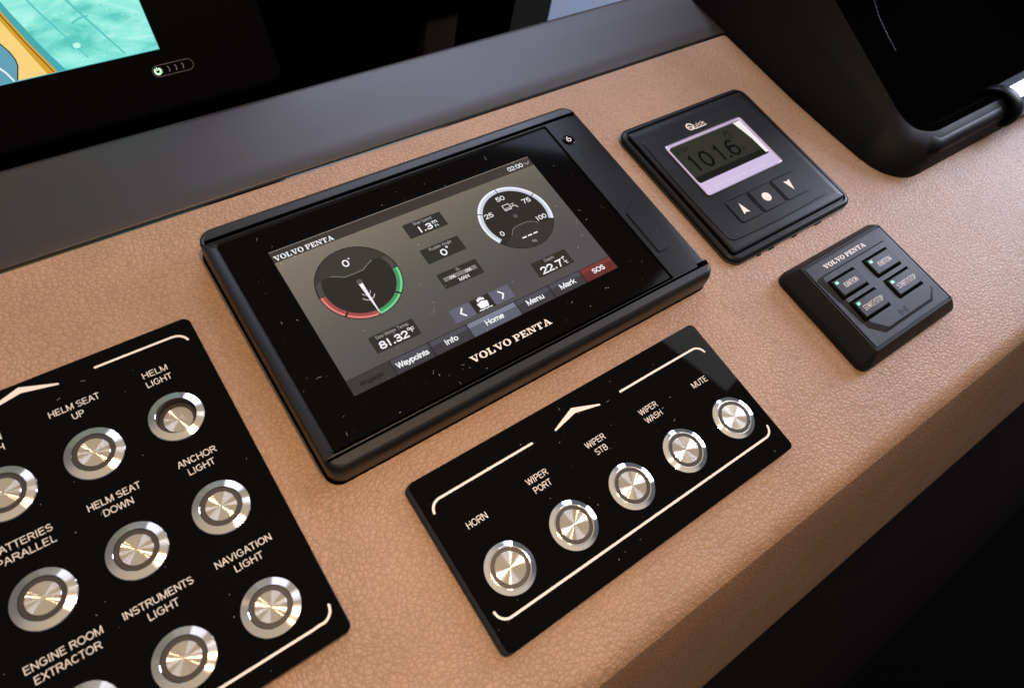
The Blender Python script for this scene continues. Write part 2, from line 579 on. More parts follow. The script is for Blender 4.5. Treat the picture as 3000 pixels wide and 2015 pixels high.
XH = 0.70
GLYPH = {
    ' ': (.39, []),
    'A': (.93, [[(.07, -.06), (.44, 1.03)], [(.49, 1.03), (.86, -.06)], [(.20, .36), (.73, .36)]]),
    'B': (.93, [[(.16, -.06), (.16, 1.06)], [(.16, 1)] + _e(.56, .765, .22, .235, 90, -90, 8) + [(.16, .53)], [(.50, .53)] + _e(.58, .265, .25, .265, 90, -90, 8) + [(.16, 0)]]),
    'C': (1.01, [_e(.53, .5, .40, .5, 42, 318, 18)]),
    'D': (1.01, [[(.16, -.06), (.16, 1.06)], [(.16, 1), (.46, 1)] + _e(.46, .5, .42, .5, 80, -80, 12) + [(.46, 0), (.16, 0)]]),
    'E': (.93, [[(.16, -.06), (.16, 1.06)], [(.16, 1), (.82, 1)], [(.16, .53), (.77, .53)], [(.16, 0), (.84, 0)]]),
    'F': (.85, [[(.16, -.06), (.16, 1.06)], [(.16, 1), (.80, 1)], [(.16, .51), (.70, .51)]]),
    'G': (1.09, [_e(.55, .5, .43, .5, 45, 320, 18) + [(.93, .22), (.93, .48), (.58, .48)]]),
    'H': (1.01, [[(.15, -.06), (.15, 1.06)], [(.86, -.06), (.86, 1.06)], [(.15, .53), (.86, .53)]]),
    'I': (.39, [[(.195, -.06), (.195, 1.06)]]),
    'L': (.78, [[(.15, 1.06), (.15, 0), (.74, 0)]]),
    'M': (1.16, [[(.14, -.06), (.14, 1.06)], [(1.02, -.06), (1.02, 1.06)], [(.16, 1.0), (.58, -.02), (1.0, 1.0)]]),
    'N': (1.01, [[(.15, -.06), (.15, 1.06)], [(.86, -.06), (.86, 1.06)], [(.16, 1.0), (.85, 0)]]),
    'O': (1.09, [_e(.545, .5, .44, .5, 90, 450, 26)]),
    'P': (.93, [[(.16, -.06), (.16, 1.06)], [(.16, 1), (.56, 1)] + _e(.56, .74, .27, .26, 80, -80, 9) + [(.56, .47), (.16, .47)]]),
    'R': (1.01, [[(.16, -.06), (.16, 1.06)], [(.16, 1), (.60, 1)] + _e(.60, .755, .27, .245, 80, -80, 9) + [(.60, .51), (.16, .51)], [(.52, .50), (.64, .40), (.92, -.06)]]),
    'S': (.93, [_e(.46, .755, .33, .245, 28, 255, 12) + _e(.46, .265, .36, .265, 82, -152, 14)]),
    'T': (.85, [[(.03, 1), (.82, 1)], [(.425, 1), (.425, -.06)]]),
    'U': (1.01, [[(.15, 1.06), (.15, .38)] + _e(.505, .36, .355, .36, 180, 360, 12) + [(.86, .38), (.86, 1.06)]]),
    'V': (.93, [[(.06, 1.06), (.44, -.03)], [(.49, -.03), (.87, 1.06)]]),
    'W': (1.32, [[(.05, 1.06), (.35, -.03)], [(.38, -.03), (.645, 1.03)], [(.675, 1.03), (.94, -.03)], [(.97, -.03), (1.27, 1.06)]]),
    'X': (.93, [[(.08, -.06), (.84, 1.06)], [(.09, 1.06), (.86, -.06)]]),
    '/': (.74, [[(.10, -.14), (.64, 1.12)]]),
    '.': (.39, [[(.195, .02)]]),
    ':': (.39, [[(.195, .08)], [(.195, .66)]]),
    '%': (1.24, [_e(.28, .75, .18, .25, 0, 360, 14), _e(.94, .25, .18, .25, 0, 360, 14), [(.30, -.05), (.92, 1.05)]]),
    '0': (.80, [_e(.40, .5, .31, .5, 90, 450, 22)]),
    '1': (.62, [[(.20, .80), (.40, 1.0), (.40, -.04)]]),
    '2': (.80, [_e(.39, .71, .29, .29, 165, -38, 12) + [(.10, .0), (.70, .0)]]),
    '3': (.80, [_e(.38, .75, .27, .25, 150, -90, 11), _e(.38, .26, .31, .26, 90, -150, 12), [(.28, .5), (.40, .505)]]),
    '5': (.80, [[(.66, 1), (.20, 1), (.13, .52)] + _e(.38, .31, .31, .31, 125, -150, 13)]),
    '6': (.80, [_e(.40, .31, .31, .31, 0, 360, 20), [(.095, .33)] + _e(.42, .5, .33, .5, 170, 52, 9)]),
    '7': (.80, [[(.08, 1), (.70, 1), (.50, .60), (.34, -.04)]]),
    '8': (.80, [_e(.40, .755, .26, .245, 0, 360, 20), _e(.40, .26, .31, .26, 0, 360, 20)]),
    'a': (.78, [_e(.36, .56, .27, .17, 160, 20, 7) + [(.64, .5), (.64, -.04)], _e(.34, .19, .25, .19, 50, 330, 12), [(.50, .38), (.64, .40)]]),
    'c': (.72, [_e(.40, .36, .30, .36, 45, 315, 14)]),
    'd': (.80, [[(.66, -.04), (.66, 1.04)], _e(.37, .36, .29, .36, 0, 360, 18)]),
    'e': (.78, [[(.10, .39), (.68, .39)] + _e(.39, .36, .30, .36, 10, 315, 16)]),
    'f': (.44, [[(.20, -.04), (.20, .80)] + _e(.38, .82, .18, .18, 180, 90, 5), [(.04, .70), (.40, .70)]]),
    'g': (.80, [_e(.37, .36, .29, .36, 0, 360, 18), [(.66, .74), (.66, -.06)] + _e(.38, -.06, .28, .22, 0, -150, 8)]),
    'h': (.78, [[(.13, -.04), (.13, 1.04)], _e(.39, .42, .26, .29, 180, 0, 10) + [(.65, -.04)]]),
    'i': (.32, [[(.16, -.04), (.16, .72)], [(.16, .98)]]),
    'k': (.72, [[(.13, -.04), (.13, 1.04)], [(.62, .72), (.15, .28)], [(.32, .42), (.66, -.04)]]),
    'l': (.32, [[(.16, -.04), (.16, 1.04)]]),
    'm': (1.16, [[(.13, -.04), (.13, .74)], _e(.355, .45, .225, .26, 180, 0, 9) + [(.58, -.04)], _e(.805, .45, .225, .26, 180, 0, 9) + [(1.03, -.04)]]),
    'n': (.78, [[(.13, -.04), (.13, .74)], _e(.39, .42, .26, .29, 180, 0, 10) + [(.65, -.04)]]),
    'o': (.78, [_e(.39, .36, .30, .36, 90, 450, 20)]),
    'p': (.80, [[(.13, -.30), (.13, .74)], _e(.43, .36, .29, .36, 0, 360, 18)]),
    'r': (.48, [[(.13, -.04), (.13, .74)], _e(.40, .42, .26, .29, 175, 85, 6)]),
    's': (.70, [_e(.35, .53, .23, .18, 25, 255, 10) + _e(.35, .185, .26, .185, 80, -155, 11)]),
    't': (.44, [[(.20, .92), (.20, .12)] + _e(.34, .13, .14, .14, 185, 280, 5), [(.04, .70), (.38, .70)]]),
    'u': (.78, [[(.13, .74), (.13, .27)] + _e(.39, .27, .26, .27, 180, 360, 10) + [(.65, .74)], [(.65, .4), (.65, -.04)]]),
    'y': (.72, [[(.06, .74), (.37, .0)], [(.67, .74), (.34, -.14), (.22, -.28), (.06, -.28)]]),
}

# wide slab lettering, drawn stroke by stroke (capital height 1)
SLAB = {
    'V': (1.30, [[(0, 1), (.62, 1), (.62, .89), (0, .89)], [(.14, .9), (.44, .9), (.80, .02), (.60, -.03)], [(.66, .0), (.80, .02), (1.13, .9), (.98, .9)], [(.80, 1), (1.30, 1), (1.30, .89), (.80, .89)]]),
    'O': (1.22, 'O'),
    'L': (1.06, [[(0, 1), (.56, 1), (.56, .89), (0, .89)], [(.14, .9), (.42, .9), (.42, .1), (.14, .1)], [(0, .11), (1.0, .11), (1.0, 0), (0, 0)], [(.86, .38), (1.0, .38), (1.0, .1), (.78, .1)]]),
    'P': (1.08, 'P'),
    'E': (1.08, [[(0, 1), (.98, 1), (.98, .89), (0, .89)], [(.14, .9), (.42, .9), (.42, .1), (.14, .1)], [(0, .11), (1.02, .11), (1.02, 0), (0, 0)], [(.86, .36), (1.02, .36), (1.02, .1), (.80, .1)], [(.84, .66), (.98, .66), (.98, .9), (.78, .9)], [(.42, .56), (.70, .56), (.70, .45), (.42, .45)], [(.62, .68), (.72, .68), (.72, .33), (.62, .33)]]),
    'N': (1.34, [[(0, 1), (.42, 1), (.42, .89), (0, .89)], [(.16, .9), (.30, .9), (.30, .1), (.16, .1)], [(0, .11), (.46, .11), (.46, 0), (0, 0)], [(.20, 1), (.50, 1), (1.14, .0), (.92, .0)], [(1.0, .9), (1.14, .9), (1.14, .06), (1.0, .06)], [(.84, 1), (1.30, 1), (1.30, .89), (.84, .89)]]),
    'T': (1.16, [[(0, 1), (1.12, 1), (1.12, .89), (0, .89)], [(0, .9), (.18, .9), (.10, .62), (0, .62)], [(.94, .9), (1.12, .9), (1.12, .62), (1.02, .62)], [(.42, .9), (.70, .9), (.70, .1), (.42, .1)], [(.26, .11), (.86, .11), (.86, 0), (.26, 0)]]),
    'A': (1.30, [[(0, .11), (.48, .11), (.48, 0), (0, 0)], [(.16, .1), (.30, .1), (.70, .98), (.56, 1.0)], [(.50, 1.02), (.72, 1.02), (1.16, .1), (.84, .1)], [(.34, .38), (.82, .38), (.82, .28), (.34, .28)], [(.70, .11), (1.28, .11), (1.28, 0), (.70, 0)]]),
    ' ': (0.34, []),
}


def slab_text(mb, s, x0, x1, y, cap, z, mat):
    tot = sum(SLAB[c][0] + 0.06 for c in s) - 0.06
    k = (x1 - x0) / tot
    x = x0
    for c in s:
        w, g = SLAB[c]
        dz = 0.0
        if g == 'O':
            n = 28
            for i in range(n):
                a, b = 2 * PI * i / n, 2 * PI * (i + 1) / n
                q = [(.58 + .58 * math.cos(a), .5 + .53 * math.sin(a)), (.58 + .58 * math.cos(b), .5 + .53 * math.sin(b)),
                     (.58 + .29 * math.cos(b), .5 + .42 * math.sin(b)), (.58 + .29 * math.cos(a), .5 + .42 * math.sin(a))]
                mb.poly([(x + p[0] * k, y + p[1] * cap) for p in q], z, mat)
        else:
            if g == 'P':
                g = [[(0, 1), (.60, 1), (.60, .89), (0, .89)], [(.14, .9), (.42, .9), (.42, .1), (.14, .1)], [(0, .11), (.60, .11), (.60, 0), (0, 0)], [(.42, .50), (.60, .50), (.60, .39), (.42, .39)]]
                n = 12
                for i in range(n):
                    a, b = -PI / 2 + PI * i / n, -PI / 2 + PI * (i + 1) / n
                    g.append([(.60 + .42 * math.cos(a), .695 + .305 * math.sin(a)), (.60 + .42 * math.cos(b), .695 + .305 * math.sin(b)),
                              (.60 + .16 * math.cos(b), .695 + .195 * math.sin(b)), (.60 + .16 * math.cos(a), .695 + .195 * math.sin(a))])
            for q in g:
                mb.poly([(x + p[0] * k, y + p[1] * cap) for p in q], z + dz, mat)
                dz += 0.004
        x += (w + 0.06) * k


# ================================================================== the setting
mb = MB()
mb.face([(-900, -1500, -700), (1500, -1500, -700), (1500, 400, -700), (-900, 400, -700)], 'floor')
tag(mb.build('floor'), kind='structure')
mb = MB()
mb.loft([rl((-900, 300, 262, 330), 1, -700), rl((-900, 300, 262, 330), 1, 45)], 'void')
tag(mb.build('back_wall'), kind='structure')

# pale ledge under the windscreen, seen in the gap beyond the dash
mb = MB()
LG = [(223, 200), (520, 200), (520, 420), (432, 420)]
mb.loft([[(x, y, -84) for x, y in LG], [(x, y, -76) for x, y in LG], [(x + (0.8 if x < 400 else 0), y, -75) for x, y in LG]], 'ledge')
tag(mb.build('windscreen_ledge'), 'pale blue grey painted ledge beyond the dash shelf at the top edge', 'ledge')

mb = MB()
mb.loft([rl((60, 262, 240, 275), 1, -300), rl((60, 262, 240, 275), 1, 30)], 'void')
e = empty('dark_cabinet', (150, 268, -300), 'black cabinet front with a dim greige strip behind the grey dash shelf', 'cabinet')
mb.loft([rl((118, 247, 205, 261.9), 1, -56), rl((118, 247, 205, 261.9), 1, 26)], 'void')  # overhang added to keep the trim strip's top in shadow
mb.build('cabinet_front', e, (150, 268, -300))
mb = MB()
mb.loft([rl((141, 250, 171, 261), 1, -260), rl((141, 250, 171, 261), 1, -58), rl((141, 250, 171, 261), 1, -57, 0.8)], 'strip')
mb.build('trim_strip', e, (150, 268, -300))

# ---------------- dashboard: leather pad, reveal, shelf, apron
dash = empty('dashboard', (60, -60, -60), 'tan grained leather helm dashboard with a dark grey shelf behind it', 'dashboard')
ORG = (60, -60, -60)


def strip_sheet(prof, xs, mat):
    mb_ = MB()
    mb_.sheet([[(x, y, z) for x in xs] for y, z in prof], mat)
    return mb_


xs = [-420 + i * 40 for i in range(27)]
# leather pad: rounded rear edge, flat top, rolled front edge (right rear corner is finished against the housing)
mb = MB()
rear = [(93.9, -6.0), (93.9, -1.2), (93.5, -0.45), (92.7, -0.08), (91.5, 0.0)]
front = [(-187.0, 0.0)] + [(-187.0 - 14 * math.sin(math.radians(a)), -14 + 14 * math.cos(math.radians(a))) for a in (8, 16, 24, 32, 40, 46.5)]
mb.sheet([[(x, y, z) for x in ([-420 + i * 36 for i in range(20)] + [296])] for y, z in rear + [(60, 0), (20, 0), (-20, 0), (-45, 0)]], 'leather')
mb.sheet([[(x, y, z) for x in [-420 + i * 40 for i in range(28)]] for y, z in [(-45, 0), (-100, 0), (-140, 0)] + front], 'leather')
# the pad's right end rolls down beside the housing
prev = [(y, 296.0) for y, z in rear + [(60, 0), (20, 0), (-20, 0), (-45, 0)]]
rows = []
for (yy, zz) in rear + [(60, 0), (20, 0), (-20, 0), (-45, 0)]:
    rr_ = 8.5 if yy > 15 else max(0.6, 8.5 * (yy + 45) / 60)
    rows.append([(296 + 9.5 * math.sin(math.radians(a)), yy, zz - rr_ + rr_ * math.cos(math.radians(a))) for a in (0, 15, 30, 45, 60, 75, 90)])
mb.sheet(rows, 'leather')
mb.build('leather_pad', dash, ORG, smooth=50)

ap = [(-197.2, -4.2), (-199.4, -9.0), (-212, -45), (-232, -103), (-258, -183), (-261, -192), (-261.6, -198), (-259, -202), (-248, -204)]
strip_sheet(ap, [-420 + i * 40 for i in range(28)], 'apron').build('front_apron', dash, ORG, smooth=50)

strip_sheet([(97.2, -3.4), (96.5, -2.4), (94.5, -1.9), (94.1, -5.0)], xs, 'reveal').build('gloss_reveal', dash, ORG)
sh = [(96.6, -3.4), (97.0, -2.0), (97.8, -1.6), (110, -1.6), (135, -1.6), (152, -1.6)] + [(152 + 7 * math.sin(math.radians(a)), -8.6 + 7 * math.cos(math.radians(a))) for a in (15, 30, 45, 60, 75, 90)] + [(159, -60)]
strip_sheet(sh, xs, 'grey_vinyl').build('dash_shelf', dash, ORG, smooth=50)

# padded grey bolster below the apron
mb = MB()
pr = [(-215, -212)] + [(-240 - 130 * math.sin(math.radians(a)), -360 + 130 * math.cos(math.radians(a))) for a in (0, 12, 24, 36, 48, 60, 72, 84, 96, 110)]
mb.sheet([[(x, y, z) for x in [-420 + i * 40 for i in range(28)]] for y, z in pr], 'bolster')
tag(mb.build('knee_bolster'), 'dark grey padded knee bolster in shade below the leather front edge', 'bolster')

# ================================================================== push buttons
def button_a():
    """wide turned ring, smoked lens ring, brushed cap (left panel)"""
    r = MB()
    r.lathe([(11.2, 0.0), (11.25, 0.55), (11.0, 0.85), (8.15, 1.75), (8.02, 1.65), (8.0, -6.0)], 'brush_ring', 72, mats=['chrome', 'chrome', 'brush_ring', 'chrome', 'lens_ring'], cap=False)
    l = MB()
    l.lathe([(7.95, -3.0), (7.95, 1.25), (7.8, 1.35), (6.15, 1.35), (6.05, 1.2)], 'lens_ring', 64)
    c = MB()
    c.lathe([(6.0, -2.0), (6.0, 1.45), (5.85, 1.62)], 'brush', 64)
    return r, l, c


def button_b():
    """mirror chamfer, thin turned lip, smoked lens ring, brushed cap (right panel)"""
    r = MB()
    r.lathe([(11.2, 0.0), (11.25, 0.35), (11.1, 0.70), (9.15, 1.36), (9.0, 1.44), (8.5, 1.44), (8.4, 1.3), (8.4, -2.0)], 'brush_ring', 72, mats=['chrome', 'chrome', 'chrome', 'brush_ring', 'brush_ring', 'chrome', 'lens_ring'], cap=False)
    l = MB()
    l.lathe([(8.35, -2.0), (8.35, 1.1), (8.2, 1.2), (6.95, 1.2), (6.85, 1.05)], 'lens_ring', 64)
    c = MB()
    c.lathe([(6.8, -2.0), (6.8, 1.34), (6.65, 1.46)], 'brush', 64)
    return r, l, c


def make_button(kind, parent, loc, label=None, depth=0.0):
    r, l, c = kind()
    ro = r.build('push_button', parent, loc=loc, smooth=9, label=label)
    lo = l.build('lens_ring', ro, loc=(0, 0, -depth), smooth=25)
    co = c.build('button_cap', ro, loc=(0, 0, -depth), smooth=25)
    return ro


def copy_button(src, loc, rot):
    r = src.copy()
    COL.objects.link(r)
    r.location = Vector(loc) * MM
    for ch in list(src.children):
        k = ch.copy()
        COL.objects.link(k)
        k.parent = r
        k.rotation_euler = (0, 0, rot)
    return r


# ================================================================== left switch panel
P1 = (-192.5, -46, 0)
left = empty('switch_panel', P1, 'tall glossy black switch panel with rows of large steel push buttons, beside the colour display', 'switch panel')
mb = MB()
B = (-264, -125.5, -121.2, 33.2)
mb.loft([rl(B, 3.5, 0.2, 0.6), rl(B, 3.5, 0.9, 0.1), rl(B, 3.5, 3.3), rl(B, 3.5, 3.8, 0.15), rl(B, 3.5, 4.0, 0.5)], 'gloss', mats=['gloss_edge', 'gloss_edge', 'gloss_edge', 'gloss', 'gloss'], hole=(-143.6, -11.4, 9.5))
mb.build('plate', left, P1, smooth=30)


def lettering(parent, org, lines, z, mat='print', w=None):
    mb_ = MB()
    for s, x, y, cap, width in lines:
        mb_.text(s, x, y, cap, z, mat, width)
    return mb_.build('lettering', parent, org, smooth=0)


zt = 4.03
CX = (-143.6, -176.3, -209.1)
TXT = [(0, 0, 'HELM', 10.3, 'LIGHT', 10.4), (1, 0, 'HELM SEAT', 19.4, 'UP', 4.4), (0, 1, 'ANCHOR', 15.6, 'LIGHT', 10.6), (1, 1, 'HELM SEAT', 19.6, 'DOWN', 11.0),
       (2, 1, 'BATTERIES', 20.4, 'PARALLEL', 20.2), (0, 2, 'NAVIGATION', 22.4, 'LIGHT', 11.0), (1, 2, 'INSTRUMENTS', 25.4, 'LIGHT', 11.0), (2, 2, 'ENGINE ROOM', 25.8, 'EXTRACTOR', 21.8)]
for c, r, a, wa, b_, wb_ in TXT:
    yb = 11.5 - 45.1 * r
    lettering(left, P1, [(a, CX[c], yb, 2.95, wa), (b_, CX[c], yb - 4.8, 2.95, wb_)], zt)
lettering(left, P1, [('N', -204.6, 11.5, 2.95, 2.3), ('H', -204.9, 6.7, 2.95, 2.3)], zt)
CH = [(-13.8, -5.0), (-0.1, 0.0), (13.8, -5.2), (13.8, -6.0), (0.1, -3.0), (-13.8, -5.9)]
mb = MB()
mb.poly([(-192.0 + x, 31.0 + y) for x, y in CH], zt, 'print')
mb.build('chevron_mark', left, P1, smooth=0)
mb = MB()
mb.stroke([(-163.6, 26.2), (-140, 26.0), (-131.5, 25.9)] + arc(-131.0, 20.4, 5.4, 85, 14, 8), 1.05, zt, 'print')
mb.build('border_line', left, P1, smooth=0)
mb = MB()
mb.stroke([(-253, -117.8), (-200, -117.8), (-134, -117.8)] + [(-131.6, -117.6)] + arc(-130.4, -112.6, 5.2, -80, -2, 8), 1.05, zt, 'print')
mb.build('border_line', left, P1, smooth=0)
proto = None
rot = random.Random(3)
for r in range(3):
    for c in range(4):
        x, y = -143.6 - 32.75 * c, -11.4 - 45.35 * r
        lo = (x - P1[0], y - P1[1], 4.0)
        if (c, r) == (0, 0):
            make_button(button_a, left, lo, 'pressed push button with its cap sunk deep in the ring', 4.6)
        elif proto is None:
            proto = make_button(button_a, left, lo)
        else:
            copy_button(proto, lo, rot.uniform(0, 6))

# ================================================================== right switch panel
P2 = (10.4, -127, 0)
right = empty('switch_panel', P2, 'long glossy black switch panel with one row of five steel buttons below the colour display', 'switch panel')
mb = MB()
B = (-77.3, -167.2, 98.4, -86.8)
mb.loft([rl(B, 3.0, 0.2, 0.5), rl(B, 3.0, 1.2, 0.0), rl(B, 3.0, 1.5, 0.45), rl(B, 3.0, 3.4, 0.5), rl(B, 3.0, 3.5, 0.1), rl(B, 3.0, 4.8, (1.5, 0.1, 0.1, 0.1)), rl(B, 3.0, 5.0, (1.8, 0.4, 0.3, 0.3))], 'gloss',
        mats=['gloss_edge', 'gloss_edge', 'gloss_edge', 'gloss_edge', 'gloss_edge', 'gloss', 'gloss'])
mb.build('plate', right, P2, smooth=20)
zt = 5.03
lettering(right, P2, [('HORN', -57.9, -117.0, 3.1, 9.9)], zt)
lettering(right, P2, [('WIPER', -24.1, -114.6, 3.0, 11.0), ('PORT', -24.3, -119.4, 3.0, 9.2)], zt)
lettering(right, P2, [('WIPER', 10.2, -114.6, 3.0, 11.0), ('STB', 10.2, -119.4, 3.0, 6.6)], zt)
lettering(right, P2, [('WIPER', 44.2, -114.6, 3.0, 11.0), ('WASH', 44.0, -119.4, 3.0, 10.2)], zt)
lettering(right, P2, [('MUTE', 78.0, -117.0, 3.1, 10.0)], zt)
mb = MB()
mb.poly([(10.2 + x, -93.8 + y) for x, y in CH], zt, 'print')
mb.build('chevron_mark', right, P2, smooth=0)
mb = MB()
mb.stroke([(-16.9, -98.9), (-40, -98.9), (-66.0, -98.9)] + arc(-66.6, -104.2, 5.3, 90, 172, 8), 1.1, zt, 'print')
mb.build('border_line', right, P2, smooth=0)
mb = MB()
mb.stroke([(37.4, -99.0), (60, -99.0), (87.4, -99.2)] + arc(87.6, -104.5, 5.3, 86, 12, 8), 1.1, zt, 'print')
mb.build('border_line', right, P2, smooth=0)
mb = MB()
mb.stroke(arc(-66.8, -150.4, 5.2, 180, 264, 8) + [(-40, -155.7), (0, -155.8), (60, -156.0)] + arc(88.4, -150.9, 5.2, -88, -10, 8), 1.1, zt, 'print')
mb.build('border_line', right, P2, smooth=0)
proto = None
for k in range(5):
    lo = (-56.85 + 34.25 * k - P2[0], -139.45 - P2[1], 5.0)
    if proto is None:
        proto = make_button(button_b, right, lo)
    else:
        copy_button(proto, lo, rot.uniform(0, 6))

# ================================================================== multifunction display
PD = (12, -2, 0)
disp = empty('marine_display', PD, 'large black framed colour display showing gauges and readings on the leather', 'display')
# gasket and main bezel
mb = MB()
B = (-102.6, -71.4, 127.6, 67.6)
mb.loft([rl(B, 7, 0.0, -0.3), rl(B, 7, 1.0, -0.3), rl(B, 7, 1.4, 0.8)], 'void')
mb.build('gasket', disp, PD)
mb = MB()
B = (-102.2, -63.9, 126.6, 60.3)
r_ = 0.6
mb.loft([rl(B, r_, 0.8), rl(B, r_, 12.2), rl(B, r_, 13.6, (0.15, 0, 1.2, 0)), rl(B, r_, 14.9, (0.7, 0.4, 8.0, 0.4)),
         [(x, y, 15.0) for x, y in rrc(-98.6, -63.0, 100.6, 58.4, (3.5, 1.0, 1.0, 3.5))],
         [(x, y, 13.8) for x, y in rrc(-96.3, -62.6, 100.3, 57.2, (2.0, 0.8, 0.8, 2.0))]], 'black', cap_end=False)
mb.build('bezel', disp, PD, smooth=30)
mb = MB()
B = (-102.3, 60.7, 125.2, 67.6)
R4 = (0.3, 0.3, 7.0, 7.0)
mb.loft([rl(B, R4, 0.8, 0.1), rl(B, R4, 13.2), rl(B, R4, 14.6, (0.5, 0.1, 0.5, 0.6)), rl(B, R4, 15.2, (1.1, 0.25, 1.1, 1.2)), rl(B, R4, 15.0, (1.6, 0.6, 1.6, 2.2))], 'trim')
mb.build('top_trim', disp, PD, smooth=50)
mb = MB()
B = (-102.3, -71.6, 127.6, -64.3)
R4 = (7.0, 7.0, 0.3, 0.3)
mb.loft([rl(B, R4, 0.8, (0.3, 0.3, 0.3, 0.1)), rl(B, R4, 8.0), rl(B, R4, 11.2, (0.2, 0.3, 0.2, 0)), rl(B, R4, 13.2, (0.5, 1.0, 0.5, 0)), rl(B, R4, 14.4, (1.1, 2.0, 1.1, 0.1)), rl(B, R4, 14.9, (1.8, 3.2, 1.8, 0.4))], 'trim')
mb.build('bottom_trim', disp, PD, smooth=60)
mb = MB()
mb.loft([rl((-96.4, -62.7, 100.2, 57.3), 2, 12.0), rl((-96.4, -62.7, 100.2, 57.3), 2, 13.86), rl((-96.4, -62.7, 100.2, 57.3), 2, 13.95, 0.12)], 'glass')
gl = mb.build('front_glass', disp, PD, smooth=30)
mb = MB()
slab_text(mb, 'VOLVO PENTA', -22.3, 24.9, -54.3, 3.5, 14.0, 'print')
mb.build('lettering', disp, PD, smooth=0)
# right-hand controls
mb = MB()
mb.loft([[(106.9 + r * math.cos(2 * PI * i / 40), 43.0 + r * math.sin(2 * PI * i / 40), z) for i in range(40)] for r, z in ((4.4, 14.6), (4.3, 15.05), (4.0, 15.15), (3.75, 14.95), (3.4, 15.15), (2.0, 15.5), (0.6, 15.6))], 'glass', mats=['black', 'black', 'black', 'glass', 'glass', 'glass', 'glass'])
pb = mb.build('power_button', disp, PD, smooth=60)
mb = MB()
mb.ring(106.9, 42.8, 1.05, 1.55, 128, 412, 15.72, 'print_white', 24)
mb.rect(106.62, 43.0, 107.18, 45.2, 15.73, 'print_white')
mb.build('power_symbol', pb, PD, smooth=0)
mb = MB()
mb.loft([[(107.3 + r * math.cos(2 * PI * i / 28), 30.9 + r * math.sin(2 * PI * i / 28), z) for i in range(28)] for r, z in ((2.0, 14.9), (1.9, 15.06), (1.7, 15.06), (1.4, 14.7), (0.4, 14.6))], 'glass', mats=['black', 'black', 'black', 'glass', 'glass'])
mb.build('light_sensor', disp, PD, smooth=40)
mb = MB()
door = [(104.0, -46.3), (119.8, -46.3), (119.8, -9.0), (115.0, -9.0), (104.0, -16.5)]
mb.loft([[(x, y, 14.0) for x, y in door], [(x, y, 15.3 - max(0, x - 116) * 0.28) for x, y in door],
         [(112 + (x - 112) * .95, -28 + (y + 28) * .975, 15.6 - max(0, x - 116) * 0.28) for x, y in door]], 'black')
mb.build('card_door', disp, PD, smooth=20)

# ---- the screen and what it shows
Z = 14.0
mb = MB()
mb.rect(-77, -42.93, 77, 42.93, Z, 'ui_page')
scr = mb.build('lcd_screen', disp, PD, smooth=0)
SC = (PD[0], PD[1], 0)


def ui(name, mb_):
    o = mb_.build(name, scr, SC, smooth=0)
    return o


z1, z2, z3, z4 = Z + .02, Z + .04, Z + .06, Z + .08
mb = MB()
mb.rect(-77, 36.2, 77, 42.93, z1, 'ui_header')
mb.rect(-77, 42.6, 77, 42.93, z2, 'ui_line')
slab_text(mb, 'VOLVO PENTA', -76.2, -45.6, 37.0, 2.9, z2, 'ui_white')
mb.text('02:00', 65.9, 37.6, 3.0, z2, 'ui_white', 9.8, bold=0.015)
mb.stroke([(72.4, 39.6), (73.9, 38.2), (75.4, 39.6)], 0.8, z2, 'ui_line')
ui('header_bar', mb)


def box(x0, y0, x1, y1, title, tw, fn):
    b = MB()
    b.rect(x0, y0, x1, y1, z1, 'ui_box', 0.6)
    b.text(title, (x0 + x1) / 2, y1 - 2.5, 1.8, z2, 'ui_soft', tw, pen=0.09)
    fn(b, (x0 + x1) / 2, y0)
    ui('readout', b)


def f_speed(b, cx, y0):
    b.text('1.3', cx - 1.0, y0 + 1.3, 4.0, z2, 'ui_white', 8.0, bold=0.032)
    b.text('m', cx + 5.4, y0 + 3.7, 2.3, z2, 'ui_white', 2.6, bold=0.02)
    b.text('h', cx + 5.4, y0 + 1.3, 1.8, z2, 'ui_white', 1.9, bold=0.02)


def f_rudder(b, cx, y0):
    b.text('0', cx - 0.5, y0 + 1.2, 4.1, z2, 'ui_white', 3.0, bold=0.03)
    b.ring(cx + 2.5, y0 + 5.5, 0.3, 0.65, 0, 360, z2, 'ui_white', 16)


def f_is(b, cx, y0):
    for q in range(4):
        yy = y0 + 3.95 + q * 0.62
        b.rect(cx - 9.6, yy, cx + 9.6, yy + 0.22, z2, 'ui_soft')
    for xx in (cx - 4.7, cx + 4.7):
        b.text('0%', xx, y0 + 4.1, 1.6, z3, 'ui_white', 3.2, bold=0.01)
    b.text('MAN', cx + 0.4, y0 + 1.0, 2.0, z2, 'ui_white', 5.6, bold=0.015)


def f_temp(b, cx, y0):
    b.text('81.32', cx - 1.4, y0 + 1.1, 4.1, z2, 'ui_white', 14.4, bold=0.032)
    b.ring(cx + 7.3, y0 + 5.0, 0.4, 0.75, 0, 360, z2, 'ui_white', 14)
    b.text('F', cx + 9.0, y0 + 2.9, 2.4, z2, 'ui_white', 1.7, bold=0.02)


def f_depth(b, cx, y0):
    b.text('22.7', cx - 1.6, y0 + 1.0, 4.4, z2, 'ui_white', 13.0, bold=0.032)
    b.text('f', cx + 7.0, y0 + 3.9, 2.2, z2, 'ui_white', 1.5, bold=0.02)
    b.text('t', cx + 7.3, y0 + 1.4, 2.2, z2, 'ui_white', 1.5, bold=0.02)


box(-11.8, 20.7, 10.5, 30.1, 'Boat Speed', 10.6, f_speed)
box(-11.8, 3.2, 10.7, 12.5, 'Rudder Angle', 12.8, f_rudder)
box(-11.9, -13.3, 11.1, -4.0, 'IS', 1.9, f_is)
box(-58.2, -29.3, -35.0, -20.0, 'Sea Water Temp', 17.0, f_temp)
box(35.0, -29.4, 57.6, -19.8, 'Depth', 6.2, f_depth)

